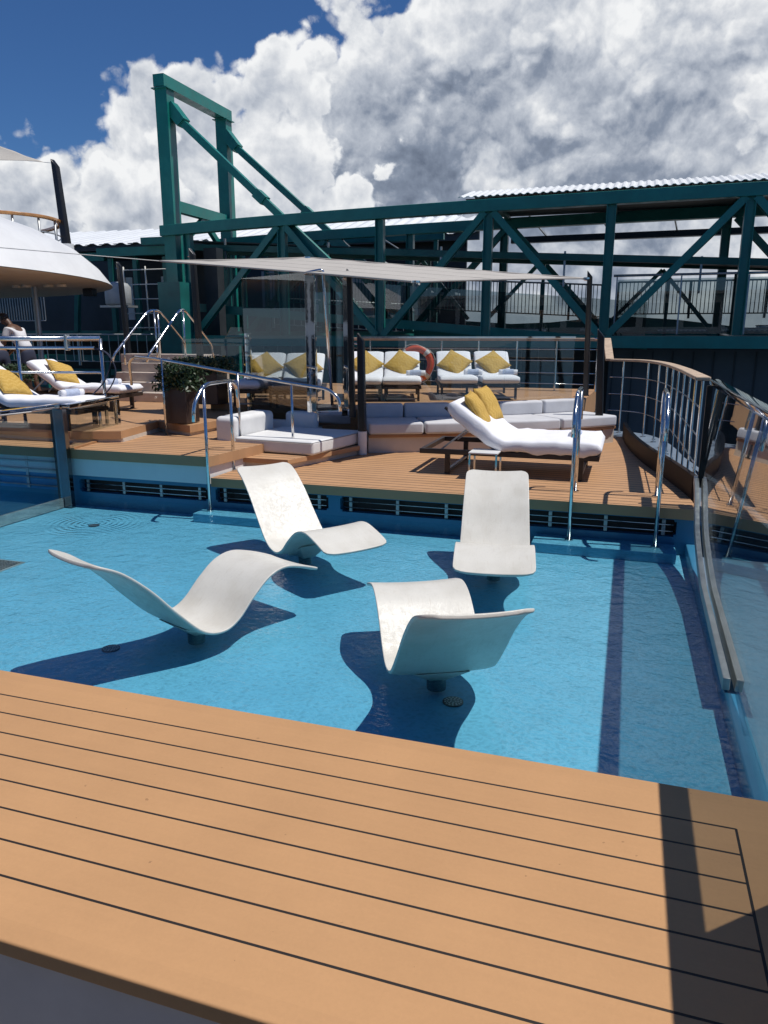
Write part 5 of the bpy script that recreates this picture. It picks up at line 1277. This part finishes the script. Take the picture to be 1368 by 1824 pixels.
for x in (-20.5, -19.0, -17.9, -16.6): 
    bm = B(); beam(bm, (x+20-(0.35 if x < -20 else 0), -2.1, 1.1), (x+20, -2.1, 3.8), 0.18, 0.18, (0, 1, 0)); link('frame_post', bm, 'teal_worn', tn)
for x, wd in ((-20.1, 0.5), (-18.4, 0.3), (-17.4, 0.22), (-16.1, 0.3)): tb('white_curtain', 'roof_sheet', x, x+wd*0.6, 27.2, 27.25, 2.6, 4.3)
gr_ = empty('storage_rack', 'pale grid of metal bars inside the dark boarding tunnel', 'rack', (-18.2, 24.5, 2.15))
for k in range(5): mtube('bar', 'rope_white', gr_, [(0, 0, 0.1+k*0.52), (2.1, 0, 0.1+k*0.52)], 0.022, 6)
for k in range(3): mtube('post', 'rope_white', gr_, [(0.02+k*0.95, 0, 0), (0.02+k*0.95, 0, 2.3)], 0.028, 6)
tk = empty('grey_tank', 'round-topped grey tank standing under the tunnel left of the tower', 'tank', tuple(V(212, 545, 23.5)))
bm = B(); tube(bm, [(0, 0, 0.02), (0, 0, 0.1), (0, 0, 0.65), (0, 0, 0.78), (0, 0, 0.84)], [0.42, 0.46, 0.46, 0.36, 0.15], 24); link('shell', bm, 'tank_grey', tk, smooth=True)
mbox('stand', 'galvanised', tk, -0.55, 0.55, -0.35, 0.35, -0.06, 0.015)
# dark machinery floor under the tunnel
ug = empty('wharf_structure', 'shadowed teal beams and platforms below the boarding tunnel', 'structure', (-20, 24.4, -2))
random.seed(12)
for k in range(6): mbox('platform_beam', 'teal_worn', ug, -16, 5.2, 0.1+k*0.3, 0.25+k*0.3, 3.0-k*0.55, 3.22-k*0.55)
for k in range(9): bm = B(); x = -15+k*2.2; beam(bm, (x, 0.0, -2), (x+random.uniform(-.8, .8), 0.0, 3.2), 0.14, 0.14, (0, 1, 0)); link('leg', bm, 'teal_worn', ug)
mbox('back_wall', 'dark_cladding', ug, -18, 13.5, 4.6, 4.8, -10, 3.9)
bar_railing('quay_railing', 'row of dark vertical bars at the far left beneath the white roof', (-30, 23.2, 2.4), (-20.8, 23.2, 2.4), m='galvanised')

tr_ = empty('terminal_building', 'pale ribbed roof of the terminal building seen left of the tower', 'building', (-30, 40, -11.5))
corrugated(tr_, 'roof', -44, -6.6, 34.5, 42.5, 6.75, 8.55, pitch=0.9, amp=0.05, ztilt=-0.3)
mbox('wall', 'dark_cladding', tr_, -14, 22.5, -4.6, -4.4, 0, 18.0); mbox('fascia', 'grey_cladding', tr_, -14, 23.2, -5.3, -5.1, 17.65, 18.15)
for k in range(14): mbox('window', 'building_pale', tr_, -12+k*2.4, -10.9+k*2.4, -4.66, -4.61, 14.4, 16.6)
rf2 = empty('canopy_roof', 'thin white ribbed canopy glimpsed between the two top chords of the bridge', 'canopy', (-12, 30, 5.5))
corrugated(rf2, 'roof', -17.5, -6.8, 29.0, 31.5, 5.85, 6.6, pitch=0.5, amp=0.05, ztilt=0.15)
mbox('beam', 'teal_worn', rf2, -5.4, 5.0, -1.2, -1.0, 0.0, 0.22)
for k in range(5): mbox('post', 'teal_worn', rf2, -5+k*2.4, -4.85+k*2.4, -1.1, -0.95, -17, 0)
# dark ribbed wall beneath the bridge on the right
rw = empty('quay_shed', 'dark ribbed metal wall beneath the right half of the teal bridge', 'shed', (4, 24.6, -11.5))
mbox('wall', 'grey_cladding', rw, -4.6, 12, 0, 0.2, 0, 13.05)
for k in range(28): mbox('rib', 'dark_cladding', rw, -4.5+k*0.58, -4.46+k*0.58, -0.03, -0.001, 0, 13.0)
mbox('coping', 'dark_cladding', rw, -4.65, 12, -0.06, 0.25, 13.052, 13.15)
mbox('wall', 'dark_cladding', rw, -20, -4.65, 3.5, 3.7, 0, 13.25)
for k in range(24): mbox('rib', 'grey_cladding', rw, -19.6+k*0.62, -19.56+k*0.62, 3.46, 3.498, 8, 13.2)

# town across the harbour
random.seed(21)
for i in range(16):
    x = -150+i*40+random.uniform(-8, 8); y = 520+random.uniform(-60, 90); wd = random.uniform(18, 36); h = random.uniform(12, 24)
    mm = random.choice(['building_pale', 'building_sand', 'building_pale']); lab = ['pale', 'sand-coloured', 'off-white'][i % 3]
    r = empty('town_building', 'distant low %s building across the harbour seen through the bridge' % lab, 'building', (x, y, -14), 0, 'distant town buildings beyond the bridge')
    mbox('wall', mm, r, 0, wd, 0, 14, 0, h); mbox('roof', 'roof_underside', r, -0.4, wd+0.4, -0.4, 14.4, h+0.01, h+0.6)
    bm = B()
    for fl in range(int(h/3.2)):
        for k in range(int(wd/3)): box(bm, 1+k*3, 2.5+k*3, -0.08, -0.01, 1.2+fl*3.2, 2.8+fl*3.2)
    link('windows', bm, 'window_dark', r)

# ================================================================== the ship's own superstructure behind the viewpoint
su = empty('ship_superstructure', 'pale ship superstructure with dark window bands, seen only in reflections', 'superstructure', (0, -9, -0.6))
mbox('wall', 'white_paint', su, -16, 9, -0.3, 0, 0, 5.2)
for k in range(9):
    wn_ = mbox('window', 'window_dark', su, -15.2+k*2.65, -13.0+k*2.65, 0.003, 0.03, 0.25, 2.5)
    mbox('window', 'window_dark', su, -15.2+k*2.65, -13.0+k*2.65, 0.003, 0.03, 3.1, 4.7)
mbox('eave', 'cream_paint', su, -16.4, 9.4, -0.3, 1.6, 5.203, 5.4)

bar_railing('tunnel_railing', 'pale railing inside the dark tunnel just right of the tower foot', (-13.6, 27.6, 2.3), (-8.2, 27.6, 2.0), m='galvanised', gap=0.3)
bar_railing('tunnel_railing', 'pale railing on the wharf level under the tunnel, far left', (-24.5, 24.0, 0.9), (-16.2, 24.0, 0.9), m='galvanised', gap=0.4)
zz_ = empty('covered_stair', 'pale zigzag stair flights seen through the left half of the truss', 'stair', (-9.5, 28.3, 2.0))
for k, (x0_, z0_, x1_, z1_) in enumerate(((0, 0.2, 2.2, 1.5), (2.2, 1.5, 0.2, 2.7))):
    bm = B(); beam(bm, (x0_, 0, z0_), (x1_, 0, z1_), 0.9, 0.12); link('flight', bm, 'galvanised', zz_)
    mtube('stair_rail', 'galvanised', zz_, [(x0_, -0.45, z0_+0.9), (x1_, -0.45, z1_+0.9)], 0.025, 8)
mbox('landing', 'galvanised', zz_, 2.1, 3.2, -0.5, 0.5, 1.44, 1.52)
